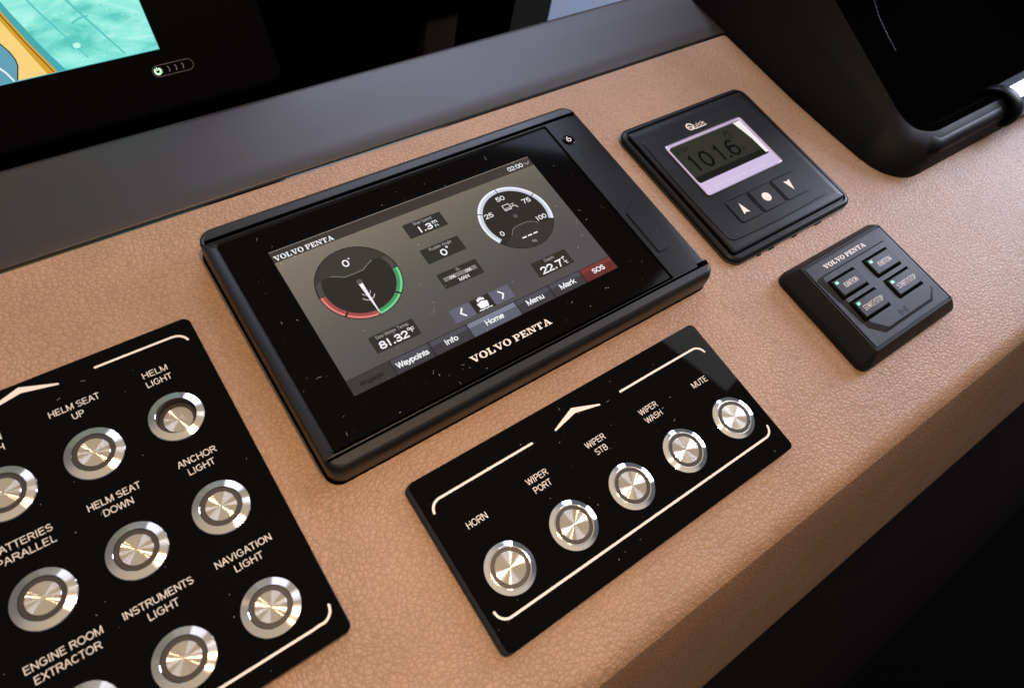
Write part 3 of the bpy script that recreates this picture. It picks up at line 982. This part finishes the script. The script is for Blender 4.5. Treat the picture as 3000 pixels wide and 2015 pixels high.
# rudder gauge
gx, gy, R_ = -46.8, 9.3, 21.0
b = MB()
b.disc(gx, gy, R_, z1, 'ui_dial_rim', 72)
b.disc(gx, gy, R_ - 0.5, z1 + .01, 'ui_dial', 72)
for a0, a1, c1_, c2_ in ((181, 223, 'ui_red', 'ui_red2'), (226, 269.2, 'ui_red', 'ui_red2'), (270.8, 313, 'ui_green', 'ui_green2'), (316, 359, 'ui_green', 'ui_green2')):
    b.ring(gx, gy, 17.7, 19.4, a0, a1, z2, c1_)
    b.ring(gx, gy, 19.4, 20.5, a0, a1, z2, c2_)
for a0, a1 in ((0.5, 32), (148, 179.5)):
    b.ring(gx, gy, 17.7, 20.4, a0, a1, z2, 'ui_band')
low = [(-20.2, 7.0), (-15, 8.4), (-11, 8.6), (-8, 7.2), (-5.0, 5.4), (0, 5.2), (5.0, 5.4), (8, 7.2), (11, 8.6), (15, 8.4), (19.4, 7.8)]
top = arc(0, 0, 20.5, 23, 160, 30)
b.poly([(gx + x, gy + y) for x, y in low + top], z3, 'ui_cap')
b.stroke([(gx + x, gy + y) for x, y in low[2:9]], 0.28, z4, 'ui_line')
b.text('0', gx - 0.8, gy + 10.3, 4.2, z4, 'ui_white', 2.8, bold=0.02)
b.disc(gx + 1.7, gy + 14.3, 0.42, z4, 'ui_white', 12)
b.ring(gx, gy - 8.0, 3.0, 3.5, 200, 340, z3, 'ui_soft')
b.ring(gx, gy - 6.2, 2.0, 2.4, 190, 350, z3, 'ui_soft')
b.poly([(gx - 1.0, gy - 1.0), (gx + 1.0, gy - 1.0), (gx + 0.45, gy - 19.6), (gx + 0.1, gy - 19.6)], z4, 'ui_white')
b.disc(gx, gy, 1.45, z4 + .02, 'ui_hub', 24)
ui('gauge', b)

# tank gauge
gx, gy, R_ = 46.1, 9.3, 21.0
b = MB()
b.disc(gx, gy, R_, z1, 'ui_dial_rim', 72)
b.disc(gx, gy, R_ - 0.4, z1 + .01, 'ui_dial', 72)
for a0, a1 in ((-27, 27), (28.5, 89.5), (91, 150), (151.5, 211)):
    b.ring(gx, gy, 18.1, 19.7, a0, a1, z2, 'ui_arc')
    b.ring(gx, gy, 19.7, 20.9, a0, a1, z2, 'ui_arc2')
up = [(-14.4, -12.4), (-11.5, -11.4), (-9, -9.4), (-6.5, -6.4), (-4, -5.4), (0, -5.2), (4, -5.4), (6.5, -6.4), (9, -8.4), (13, -9.6), (17.6, -9.9)]
b.poly([(gx + x, gy + y) for x, y in up] + [(gx + x, gy + y) for x, y in arc(0, 0, 20.6, -29, -139, 26)], z2, 'ui_cap2')
b.stroke([(gx + x, gy + y) for x, y in up[2:9]], 0.25, z3, 'ui_line')
for s, x, y, w in (('0', 32.9, 1.6, 1.9), ('25', 33.0, 14.7, 4.9), ('50', 45.1, 22.0, 4.9), ('75', 57.8, 14.9, 4.9), ('100', 58.6, 1.8, 6.4)):
    b.text(s, x, y, 3.0, z3, 'ui_white', w, bold=0.018)
for q in ((43.0, 15.0, 47.4, 15.35), (43.0, 18.6, 47.4, 18.95), (43.0, 15.36, 43.35, 18.59), (47.05, 15.36, 47.4, 18.59)):
    b.rect(*q, z3, 'ui_white')
b.rect(43.5, 15.4, 46.9, 16.8, z3, 'ui_line')
b.stroke([(47.6, 16.4), (49.4, 16.4), (50.6, 16.0), (50.9, 14.8)], 0.8, z3, 'ui_soft')
b.stroke([(48.2, 17.9), (50.2, 17.9)], 0.5, z3, 'ui_soft')
b.rect(49.0, 16.7, 49.5, 17.7, z3, 'ui_soft')
b.disc(gx, gy + 0.7, 1.3, z3, 'ui_hub', 24)
for q in (-3.6, 0, 3.6):
    b.rect(gx + q - 1.3, -4.5, gx + q + 1.3, -3.7, z3, 'ui_white', 0.1)
b.text('%', gx + 0.1, -9.2, 1.8, z3, 'ui_soft', 2.6)
ui('gauge', b)

# page arrows and boat mark
for x0, x1, d in ((-17.5, -5.9, -1), (5.6, 17.1, 1)):
    b = MB()
    b.rect(x0, -32.5, x1, -24.6, z1, 'ui_arrow', 0.7)
    cx = (x0 + x1) / 2
    b.stroke([(cx - 0.8 * d, -26.3), (cx + 1.0 * d, -28.5), (cx - 0.8 * d, -30.7)], 0.85, z2, 'ui_white')
    ui('arrow_key', b)
b = MB()
b.rect(-5.7, -32.5, 5.4, -24.6, z1, 'ui_dial')
b.poly([(-3.0, -27.9), (0, -26.9), (3.0, -27.9), (2.3, -30.9), (-2.3, -30.9)], z2, 'ui_white')
b.poly([(-2.1, -27.0), (0, -26.3), (2.1, -27.0), (2.0, -25.4), (-2.0, -25.4)], z3, 'ui_white')
b.rect(-1.0, -25.3, 1.0, -24.8, z2, 'ui_white')
b.stroke([(-3.6 + i * 0.6, -31.7 + 0.25 * math.sin(i * 1.57)) for i in range(13)], 0.5, z3, 'ui_white')
ui('boat_mark', b)

# bottom tabs
for x0, x1, s, w, cap, base, upper, ink in ((-77, -55.9, 'engage', 11.0, 2.4, 'ui_tab_off', 'ui_tab_off', 'ui_tab_ink'), (-55.4, -35.4, 'Waypoints', 16.2, 2.6, 'ui_tab', 'ui_tab_lit', 'ui_white'),
                                            (-34.9, -14.3, 'Info', 6.6, 2.6, 'ui_tab', 'ui_tab_lit', 'ui_white'), (-13.8, 14.2, 'Home', 10.2, 2.7, 'ui_home', 'ui_home2', 'ui_white'),
                                            (14.7, 35.2, 'Menu', 10.0, 2.7, 'ui_tab', 'ui_tab_lit', 'ui_white'), (35.7, 55.8, 'Mark', 9.4, 2.7, 'ui_tab', 'ui_tab_lit', 'ui_white'), (56.3, 77, 'SOS', 7.6, 2.7, 'ui_sos', 'ui_sos2', 'ui_white')):
    b = MB()
    b.rect(x0 - 0.25, -42.93, x1 + 0.25, -34.7, z1, 'ui_edge')
    b.rect(x0, -42.9, x1, -35.0, z2, base, 0.5)
    if upper != base:
        b.rect(x0 + .2, -37.6, x1 - .2, -35.2, z3, upper, 0.4)
    b.text(s, (x0 + x1) / 2, -40.3, cap + 0.3, z4, ink, w, bold=0.032)
    ui('tab', b)

# ================================================================== chain counter
PC = (207, -12, 0)
cc = empty('chain_counter', PC, 'square black chain counter with a lilac framed liquid crystal window, right of the colour display', 'counter')
B = (149.6, -69.3, 264.6, 44.3)
mb = MB()
mb.loft([rl(B, 9, 0.05, -0.2), rl(B, 9, 1.0, -0.1), rl(B, 9, 1.2, 0.6)], 'gloss_edge')
for xa, w_ in ((182, 5), (204, 4), (226, 6), (172, 3)):
    mb.loft([rl((xa, -70.4, xa + w_, -68.9), 0.5, 0.1), rl((xa, -70.4, xa + w_, -68.9), 0.5, 0.9, 0.2)], 'reveal')
for xa, w_ in ((176, 7), (205, 4), (222, 8)):
    mb.loft([rl((xa, 43.9, xa + w_, 45.0), 0.5, 0.1), rl((xa, 43.9, xa + w_, 45.0), 0.5, 0.8, 0.2)], 'reveal')
mb.build('gasket', cc, PC)
mb = MB()
LI = (8.6, 12.3, 12.6, 13.8)
mb.loft([rl(B, 9, 1.2, 0.3), rl(B, 9, 2.6, 0.3), rl(B, 9, 3.3, 0.8), rl(B, 9, 4.0, (2.4, 2.6, 2.6, 2.6)), rl(B, 8, 4.0, (3.0, 3.4, 3.4, 3.4)), rl(B, 8, 2.9, (3.5, 4.0, 4.0, 4.0)), rl(B, 8, 2.9, (4.4, 5.2, 5.2, 5.2)),
         rl(B, 7, 5.2, (4.9, 6.0, 6.0, 6.0)), rl(B, 7, 5.6, (5.6, 6.8, 6.8, 6.8)), rl(B, 7, 5.6, (7.4, 10.6, 10.6, 11.0))], 'black', cap_end=True)
mb.build('bezel', cc, PC, smooth=35)
# faceplate with gently bowed sides and the window opening
def bowed(box_, bow, z, n=9):
    x0, y0, x1, y1 = box_
    pts = []
    for (ax, ay), (bx, by), nx, ny in (((x0, y0), (x1, y0), 0, -1), ((x1, y0), (x1, y1), 1, 0), ((x1, y1), (x0, y1), 0, 1), ((x0, y1), (x0, y0), -1, 0)):
        for i in range(n):
            t = (i + 0.25) / (n - 0.5)
            t = 0.03 + 0.94 * i / (n - 1)
            s = bow * (1 - (2 * t - 1) ** 2)
            pts.append((ax + (bx - ax) * t + nx * s, ay + (by - ay) * t + ny * s, z))
    return pts


mb = MB()
FB = (158.3, -56.6, 250.6, 29.8)
mb.loft([bowed(FB, 1.3, 5.45), bowed(FB, 1.3, 5.9), bowed((FB[0] + .35, FB[1] + .35, FB[2] - .35, FB[3] - .35), 1.3, 6.1)], 'black')
mb.build('faceplate', cc, PC, smooth=30)
mb = MB()
LB = (168.6, -24.2, 238.2, 19.4)
HB = (170.2, -14.2, 236.4, 17.4)
mb.loft([rl(LB, 2.6, 5.9), rl(LB, 2.6, 6.75), rl(LB, 2.6, 6.95, 0.35), [(x, y, 6.6) for x, y in rrc(LB[0] + .8, LB[1] + .8, LB[2] - .8, LB[3] - .8, 2.0)],
         [(x, y, 6.6) for x, y in rrc(*HB, 2.2)], [(x, y, 6.3) for x, y in rrc(HB[0] + .3, HB[1] + .3, HB[2] - .3, HB[3] - .3, 2.0)], [(x, y, 6.15) for x, y in rrc(HB[0] + .5, HB[1] + .5, HB[2] - .5, HB[3] - .5, 2.0)]],
        'lilac', cap_end=False, mats=['lilac_lip', 'lilac_lip', 'lilac_lip', 'lilac', 'lilac_lip', 'lilac_lip'])
mb.build('window_frame', cc, PC, smooth=25)
mb = MB()
lx0, ly0, lx1, ly1 = HB[0] + .5, HB[1] + .5, HB[2] - .5, HB[3] - .5
mb.rect(lx0, ly0, lx1, ly1, 6.16, 'lcd_dark', 1.8)
# the reflection at the window's right is painted by a white wedge, below
zl = 6.18
mb.rect(lx0 + 0.5, ly0 + 0.2, lx1 - 1.0, ly0 + 4.6, zl, 'lcd_faint', 0.4)
D = lambda s, x, y, c, w, mt, bo=0.0, pen=None: mb.text(s, x, y, c, zl + .02, mt, w, bold=bo, pen=pen)
D('1', 178.6, -6.4, 13.4, 4.6, 'lcd_ink', pen=0.14)
D('0', 189.6, -6.4, 13.4, 7.6, 'lcd_ink', pen=0.14)
D('1', 201.0, -6.4, 13.4, 4.6, 'lcd_ink', pen=0.14)
D('.', 207.3, -6.4, 13.4, 2.4, 'lcd_ink', pen=0.14)
D('6', 213.6, -6.4, 13.4, 7.6, 'lcd_ink', pen=0.14)
D('F', 221.4, -5.2, 3.0, 2.2, 'lcd_faint', 0.01)
D('STOP', 177.9, 10.6, 3.2, 12.0, 'lcd_ink')
mb.ring(218.2, 9.6, 2.2, 2.9, 0, 360, zl + .02, 'lcd_faint', 24)
mb.rect(216.2, 12.8, 221.4, 13.3, zl + .02, 'lcd_faint')
mb.build('lcd_window', cc, PC, smooth=0)
mb = MB()
# white wedge painting the reflection on the window's right inner wall
mb.face([(235.9, 16.7, 6.5), (229.6, 16.7, 6.24), (231.4, 8, 6.24), (232.7, 0, 6.24), (233.2, -12.4, 6.24), (235.9, -13.2, 6.5)], 'glint_white')
mb.build('window_reflection', cc, PC, smooth=0)
mb = MB()
mb.text('CHC 1203 chain counter', 200.8, -20.9, 1.9, 6.66, 'lilac_print', 46.0)
mb.build('lettering', cc, PC, smooth=0)
# maker's mark
mb = MB()
zq = 6.14
mb.ring(198.4, 26.4, 2.0, 3.0, 0, 360, zq, 'print', 36)
mb.stroke([(196.2, 26.2), (198.2, 26.6), (199.8, 25.0), (200.8, 23.6), (206, 23.6), (211.0, 23.7)], 0.75, zq + .02, 'print')
mb.text('uick', 206.2, 24.6, 3.0, zq + .03, 'print', 9.2, bold=0.012)
mb.build('lettering', cc, PC, smooth=0)
# three keys
for k, (x0, x1, rr4) in enumerate(((174.6, 193.0, (2.6, .4, .4, 2.6)), (195.3, 214.6, .4), (216.9, 237.8, (.4, 2.6, 2.6, .4)))):
    mb = MB()
    KB = (x0, -49.6, x1, -32.6)
    mb.loft([rl(KB, rr4, 6.12, -0.45), rl(KB, rr4, 6.14, -0.1)], 'symbol_black', cap_end=False)
    mb.loft([rl(KB, rr4, 6.14, 0.05), rl(KB, rr4, 6.5, 0.1), rl(KB, rr4, 6.65, 0.45)], 'black')
    ko = mb.build('key', cc, PC, smooth=25)
    mb = MB()
    if k == 0:
        mb.poly([(183.0, -36.6), (185.6, -45.0), (183.0, -44.0), (180.4, -45.0)], 6.7, 'print')
    elif k == 1:
        mb.disc(204.6, -41.0, 3.3, 6.7, 'print', 36)
    else:
        mb.poly([(224.5, -36.7), (227.2, -37.7), (229.9, -36.7), (227.2, -45.1)], 6.7, 'print')
    mb.build('key_symbol', ko, PC, smooth=0)
for x in (194.15, 215.75):
    mb = MB()
    mb.loft([rl((x - .6, -48.6, x + .6, -33.4), 0.6, 6.08), rl((x - .6, -48.6, x + .6, -33.4), 0.6, 6.5, 0.1), rl((x - .6, -48.6, x + .6, -33.4), 0.6, 6.6, 0.3)], 'black_sheen')
    mb.build('key_divider', cc, PC, smooth=30)

# ================================================================== ignition panel
PI_ = (215, -122.7, 0)
ig = empty('ignition_panel', PI_, 'small raised black ignition panel with four lit keys, nearest the leather front edge', 'control panel')
mb = MB()
B = (169.0, -158.4, 261.0, -87.3)
C_ = (8.4, 5.2, 8.2, 5.1)
mb.loft([rl(B, 6, 0.1, 0.6), rl(B, 6, 0.8, 0.0), rl(B, 6, 3.8, 0.1), rl(B, 6, 4.7, 0.6), rl(B, 6, 11.2, (7.8, 4.6, 7.6, 4.5)), rl(B, 6, 12.0, C_), rl(B, 5.4, 12.1, (9.2, 6.0, 9.0, 5.9)),
         rl(B, 5, 11.5, (9.5, 6.3, 9.3, 6.2)), rl(B, 5, 11.5, (9.9, 6.7, 9.7, 6.6)), rl(B, 5, 12.05, (10.2, 7.0, 10.0, 6.9)), rl(B, 5, 12.1, (10.8, 7.6, 10.6, 7.5))], 'satin')
mb.build('housing', ig, PI_, smooth=32)
pod = [(181.6, -102.6), (180.2, -104.0), (180.4, -106), (184.6, -140.2), (192.0, -147.3), (193.0, -147.8), (238.4, -147.8), (246.4, -141.8), (246.6, -141.0), (245.0, -103.4), (244.0, -102.4)]
pc = (214, -126)
mb = MB()
sc_ = lambda k, z: [(pc[0] + (x - pc[0]) * k, pc[1] + (y - pc[1]) * k, z) for x, y in pod]
def pod_top(z, dl):
    return [(x + (dl if x < 200 else -1.2 if x > 236 else 0), y + (1.4 if y < -135 else -0.6), z) for x, y in pod]
mb.loft([[(x, y, 12.0) for x, y in pod], [(x, y, 12.2) for x, y in pod], pod_top(13.0, 3.2), [(p[0] * .985 + pc[0] * .015, p[1] * .985 + pc[1] * .015, p[2]) for p in pod_top(13.15, 3.4)]], 'satin')
mb.build('key_pod', ig, PI_, smooth=25)
KEYS = [(185.9, -119.0, 207.0, -108.4, 'IGNITION'), (218.4, -118.9, 239.4, -108.2, 'IGNITION'), (187.2, -135.4, 208.2, -124.6, 'START/STOP'), (219.6, -135.4, 240.6, -124.6, 'START/STOP')]
for x0, y0_, x1, y1_, s in KEYS:
    KB = (x0, y0_, x1, y1_)
    mb = MB()
    mb.rect(x0 - 1.5, y0_ - 1.6, x1 + 1.5, y1_ + 1.5, 13.17, 'void', 0.6)
    mb.loft([rl(KB, 0.9, 13.18, -0.5), rl(KB, 0.9, 14.0, -0.1), rl(KB, 0.9, 14.25, 0.15), rl(KB, 0.9, 14.35, 0.5)], 'black')
    ko = mb.build('key', ig, PI_, smooth=25)
    mb = MB()
    zz = 14.4
    if s == 'IGNITION':
        mb.text(s, (x0 + x1) / 2 + 0.9, y0_ + 3.5, 3.1, zz, 'print_white', 11.6, pen=0.085)
    else:
        mb.text(s, (x0 + x1) / 2 + 1.3, y0_ + 3.3, 3.1, zz, 'print_white', 17.4, pen=0.075)
    mb.build('lettering', ko, PI_, smooth=0)
    mb = MB()
    mb.loft([rl((x0 + 1.3, y1_ - 2.9, x0 + 3.7, y1_ - 1.3), .1, 14.34), rl((x0 + 1.3, y1_ - 2.9, x0 + 3.7, y1_ - 1.3), .1, 14.42, .05)], 'led')
    mb.build('indicator_light', ko, PI_, smooth=0)
mb = MB()
slab_text(mb, 'VOLVO PENTA', 192.0, 230.8, -100.0, 2.75, 12.14, 'print_white')
mb.build('lettering', ig, PI_, smooth=0)
mb = MB()
for k, r in enumerate((1.3, 2.4, 3.5)):
    for a in (0, 180):
        mb.ring(213.4, -143.2, r - .28, r + .28, a - 42, a + 42, 13.19, 'symbol_black', 12)
mb.disc(213.4, -143.2, .5, 13.19, 'symbol_black', 12)
mb.build('transponder_symbol', ig, PI_, smooth=0)

# ================================================================== black housing at the upper right
PH = (400, 20, 0)
hs = empty('steering_housing', PH, 'dark moulded housing rising from the leather at the upper right, with a silver fitting', 'housing')


def hl(ix0, iy0, z, slope, r, ix1=0.0, top=150.0):
    pts = rrc(304 + ix0, -73 + iy0, 640, top, (r, 5, 5, 30), 14)
    return [(x, y, z + slope * max(0.0, y + 50)) for x, y in pts]


mb = MB()
mb.loft([hl(-1.0, 1.0, -14, 0, 30, top=170), hl(0, 0, -2, 0, 30, top=165), hl(0.5, 0.3, 2, 0.0, 30, top=158), hl(7, 2.4, 11, 0.05, 30, top=140), hl(14, 5.0, 17.5, 0.14, 30, top=125), hl(20, 8.5, 20.5, 0.24, 28, top=112), hl(25, 14, 21.5, 0.32, 26, top=105)], 'pod_vinyl', cap_end=False,
        mats=['pod_vinyl'] * 6)
mb.build('shell', hs, PH, smooth=60)
mb = MB()
mb.loft([hl(25, 14, 21.5, 0.32, 26, top=105), hl(27, 18, 21.0, 0.32, 25, top=102), hl(31, 27, 12, 0.30, 22, top=98), hl(34, 32, -10, 0.25, 20, top=96)], 'void', cap_end=True)
mb.build('recess', hs, PH, smooth=60)
# thin polished rim inside the recess
mb = MB()
RP = [(418.7, 62.3), (402.0, 41.8), (390.4, 23.5), (382.2, 8.8)]
RP = [(RP[0][0] + (RP[0][0] - RP[1][0]) * k * 2, RP[0][1] + (RP[0][1] - RP[1][1]) * k * 2) for k in (2, 1)] + RP
mb.loft([[(x + .35 * math.cos(2 * PI * k / 8), y, 26 + .35 * math.sin(2 * PI * k / 8)) for k in range(8)] for x, y in RP], 'rim')
mb.build('inner_rim', hs, PH, smooth=60)
# front lip: soft black roll
mb = MB()
rows = []
for i in range(16):
    x = 318 + i * 7.9
    e_ = min(1.0, (i + 0.3) / 3.0)
    row = []
    for a in (-100, -75, -50, -25, 0, 25, 50, 75, 100):
        t = math.radians(a)
        row.append((x, -58.5 - (1 - e_) * -6 + 10.5 * e_ * math.sin(t) - 2.0, 15.0 - 9.0 * (1 - e_) + 6.0 * e_ * math.cos(t)))
    rows.append(row)
mb.sheet(rows, 'black_sheen')
mb.build('front_lip', hs, PH, smooth=60)
mb = MB()
mb.loft([[(x, -60.5 + r * math.sin(2 * PI * k / 32) * 1.25, 13.5 + r * math.cos(2 * PI * k / 32)) for k in range(32)] for x, r in ((435, 10.8), (435.5, 12.4), (437, 13.2), (444, 13.2), (445.5, 12.8), (446, 11.5))], 'black_sheen', cap_end=True)
mb.build('collar', hs, PH, smooth=40)
mb = MB()
mb.loft([[(x, -60.5 + r * math.sin(2 * PI * k / 8 + .39) * 1.25, 13.5 + r * math.cos(2 * PI * k / 8 + .39)) for k in range(8)] for x, r in ((445, 11.6), (470, 12.2), (540, 13))], 'silver')
mb.build('silver_fitting', hs, PH, smooth=20)

# ================================================================== chart plotter at the upper left
TH = math.radians(47)
PM = (-68.96, 200, 8.99)
mon = empty('chart_plotter', PM, 'tilted black chart plotter screen showing a turquoise and yellow sea chart', 'monitor', rot=(TH, 0, 0))
mb = MB()
MBX = (-330, -32, 62, 230)
mb.loft([rl(MBX, 8, -30), rl(MBX, 8, -1.6), rl(MBX, 8, -0.5, 0.8), rl(MBX, 8, -0.2, 2)], 'glass')
mb.build('housing', mon, smooth=30)
mb = MB()
mb.rect(-300, 0, 0, 190, 0, 'chart_water')
w = lambda pts, z, mt: mb.poly(pts, z, mt)
w([(-300, 0.4), (-48.5, 0.4), (-52, 8), (-56, 18), (-61, 32), (-68, 55), (-90, 90), (-300, 120)], .03, 'chart_shallow')
w([(-300, 0.4), (-52.6, 0.4), (-55.2, 7), (-59, 16), (-63.5, 30), (-71, 54), (-95, 90), (-300, 118)], .06, 'chart_shore')
w([(-300, 0.4), (-57.5, 0.4), (-60, 8), (-62.8, 17), (-66.4, 28), (-74, 54), (-98, 90), (-300, 116)], .09, 'chart_land')
mb.stroke([(-54.4, 0.8), (-57.0, 7.6), (-60.6, 17), (-64.6, 29), (-72, 54)], 0.45, .12, 'chart_line')
w([(-300, 0.4), (-71.4, 0.4), (-70.3, 2.6), (-68.6, 6), (-68.2, 9), (-68.5, 12), (-69.4, 15), (-71, 18), (-74, 21), (-300, 30)], .15, 'chart_lagoon')
mb.stroke([(-71.4, 0.9), (-69.9, 4), (-68.4, 7), (-68.1, 10), (-69.0, 14), (-71, 18), (-74, 21)], 0.55, .18, 'chart_line')
mb.stroke([(-73.2, 0.8), (-74.8, 5), (-78, 10)], 0.9, .19, 'chart_white')
# channels and soundings
mb.stroke([(-18, 2), (-24, 13), (-30, 24), (-37, 38), (-50, 70)], 0.8, .03, 'chart_deep', 1.4)
mb.stroke([(-36, 4), (-43, 18), (-49, 30), (-58, 52)], 0.6, .03, 'chart_deep', 1.0)
mb.stroke([(-36, 21), (-32, 22.4), (-27.6, 23)], 0.8, .04, 'chart_deep')
mb.stroke([(-40.5, 9.3), (-41.2, 11), (-40.3, 12.4)], 1.2, .04, 'chart_deep')
mb.stroke([(-39.2, 10.4), (-38.0, 10.4)], 2.6, .04, 'chart_pale')
for _ in range(70):
    px_, py_ = random.uniform(-60, -2), random.uniform(2, 40)
    if px_ > -48 - py_ * 0.4 + 6:
        mb.disc(px_, py_, random.uniform(0.18, 0.42), .05, random.choice(('chart_deep', 'chart_deep', 'chart_pale')), 7)
mb.rect(-0.35, 0, 0, 190, .07, 'chart_deep')
mb.rect(-300, 0, 0, 0.35, .2, 'chart_shallow')
mb.build('chart_screen', mon, smooth=0)
mb = MB()
px0, px1, pyc, pr_ = -5.6, 11.2, -10.6, 3.1
capsule = arc(px0, pyc, pr_, 90, 270, 14) + arc(px1, pyc, pr_, -90, 90, 14)
inner = arc(px0, pyc, pr_ - .42, 90, 270, 14) + arc(px1, pyc, pr_ - .42, -90, 90, 14)
for i in range(len(capsule)):
    j = (i + 1) % len(capsule)
    mb.poly([capsule[i], capsule[j], inner[j], inner[i]], 0.0, 'pill')
for k in range(4):
    cx = -3.8 + 3.9 * k
    mb.stroke(arc(cx - 1.5, pyc, 2.1, -38, 38, 6), 0.55, 0.02, 'pill_arc')
tb = mb.build('touch_bar', mon, smooth=0)
mb = MB()
mb.ring(px0, pyc, 0.95, 2.05, 118, 422, 0.03, 'power_led', 24)
mb.rect(px0 - .3, pyc + .3, px0 + .3, pyc + 2.1, 0.04, 'power_led')
mb.build('power_mark', tb, smooth=0)

# ================================================================== dust and lint
mb = MB()


def speck(x, y, z, r):
    a = random.uniform(0, 6)
    n = random.choice((3, 4, 5))
    mb.poly([(x + r * random.uniform(.6, 1.3) * math.cos(a + 2 * PI * i / n), y + r * random.uniform(.6, 1.3) * math.sin(a + 2 * PI * i / n)) for i in range(n)], z, 'dust')


def lint(x, y, z, L):
    a, cu = random.uniform(0, 6.28), random.uniform(-1.6, 1.6)
    pts = [(x, y)]
    for i in range(5):
        a += cu / 5
        pts.append((pts[-1][0] + L / 5 * math.cos(a), pts[-1][1] + L / 5 * math.sin(a)))
    mb.stroke(pts, 0.07, z, 'dust')


for _ in range(120):
    speck(random.uniform(-95, 98), random.uniform(-61, 56), 14.12, random.choice((.08, .1, .12, .16, .2)))
for _ in range(26):
    lint(random.uniform(-93, 96), random.uniform(-60, 55), 14.12, random.uniform(1, 3))
for _ in range(60):
    x, y = random.uniform(-76, 96), random.uniform(-165, -89)
    if abs(y + 139.45) > 12 or abs(((x + 56.85 + 17.1) % 34.25) - 17.1) > 12:
        speck(x, y, 5.06, random.choice((.08, .1, .13, .18)))
for _ in range(5):
    lint(random.uniform(-74, 94), random.uniform(-126, -90), 5.06, random.uniform(.8, 2))
for _ in range(48):
    x, y = random.uniform(-230, -123), random.uniform(-123, 30)
    if min(math.hypot(x + 143.6 + 32.75 * c, y + 11.4 + 45.35 * r) for c in range(4) for r in range(3)) > 11.6:
        speck(x, y, 4.06, random.choice((.08, .1, .13, .2)))
for _ in range(4):
    lint(random.uniform(-200, -124), random.choice((-1, 0)) * 45 + random.uniform(5, 25), 4.06, random.uniform(.8, 2))
for _ in range(26):
    speck(random.uniform(102, 118), random.uniform(-60, 56), 15.12, random.choice((.08, .1, .14)))
for _ in range(24):
    speck(random.uniform(160, 248), random.uniform(-55, -51), 6.16, random.choice((.08, .1, .14)))
for _ in range(60):
    speck(random.uniform(-200, 290), random.uniform(-185, 88), 0.45, random.choice((.08, .1, .14)))
tag(mb.build('dust', smooth=0), 'pale dust specks and lint scattered over the displays and panels', 'dust', kind='stuff')
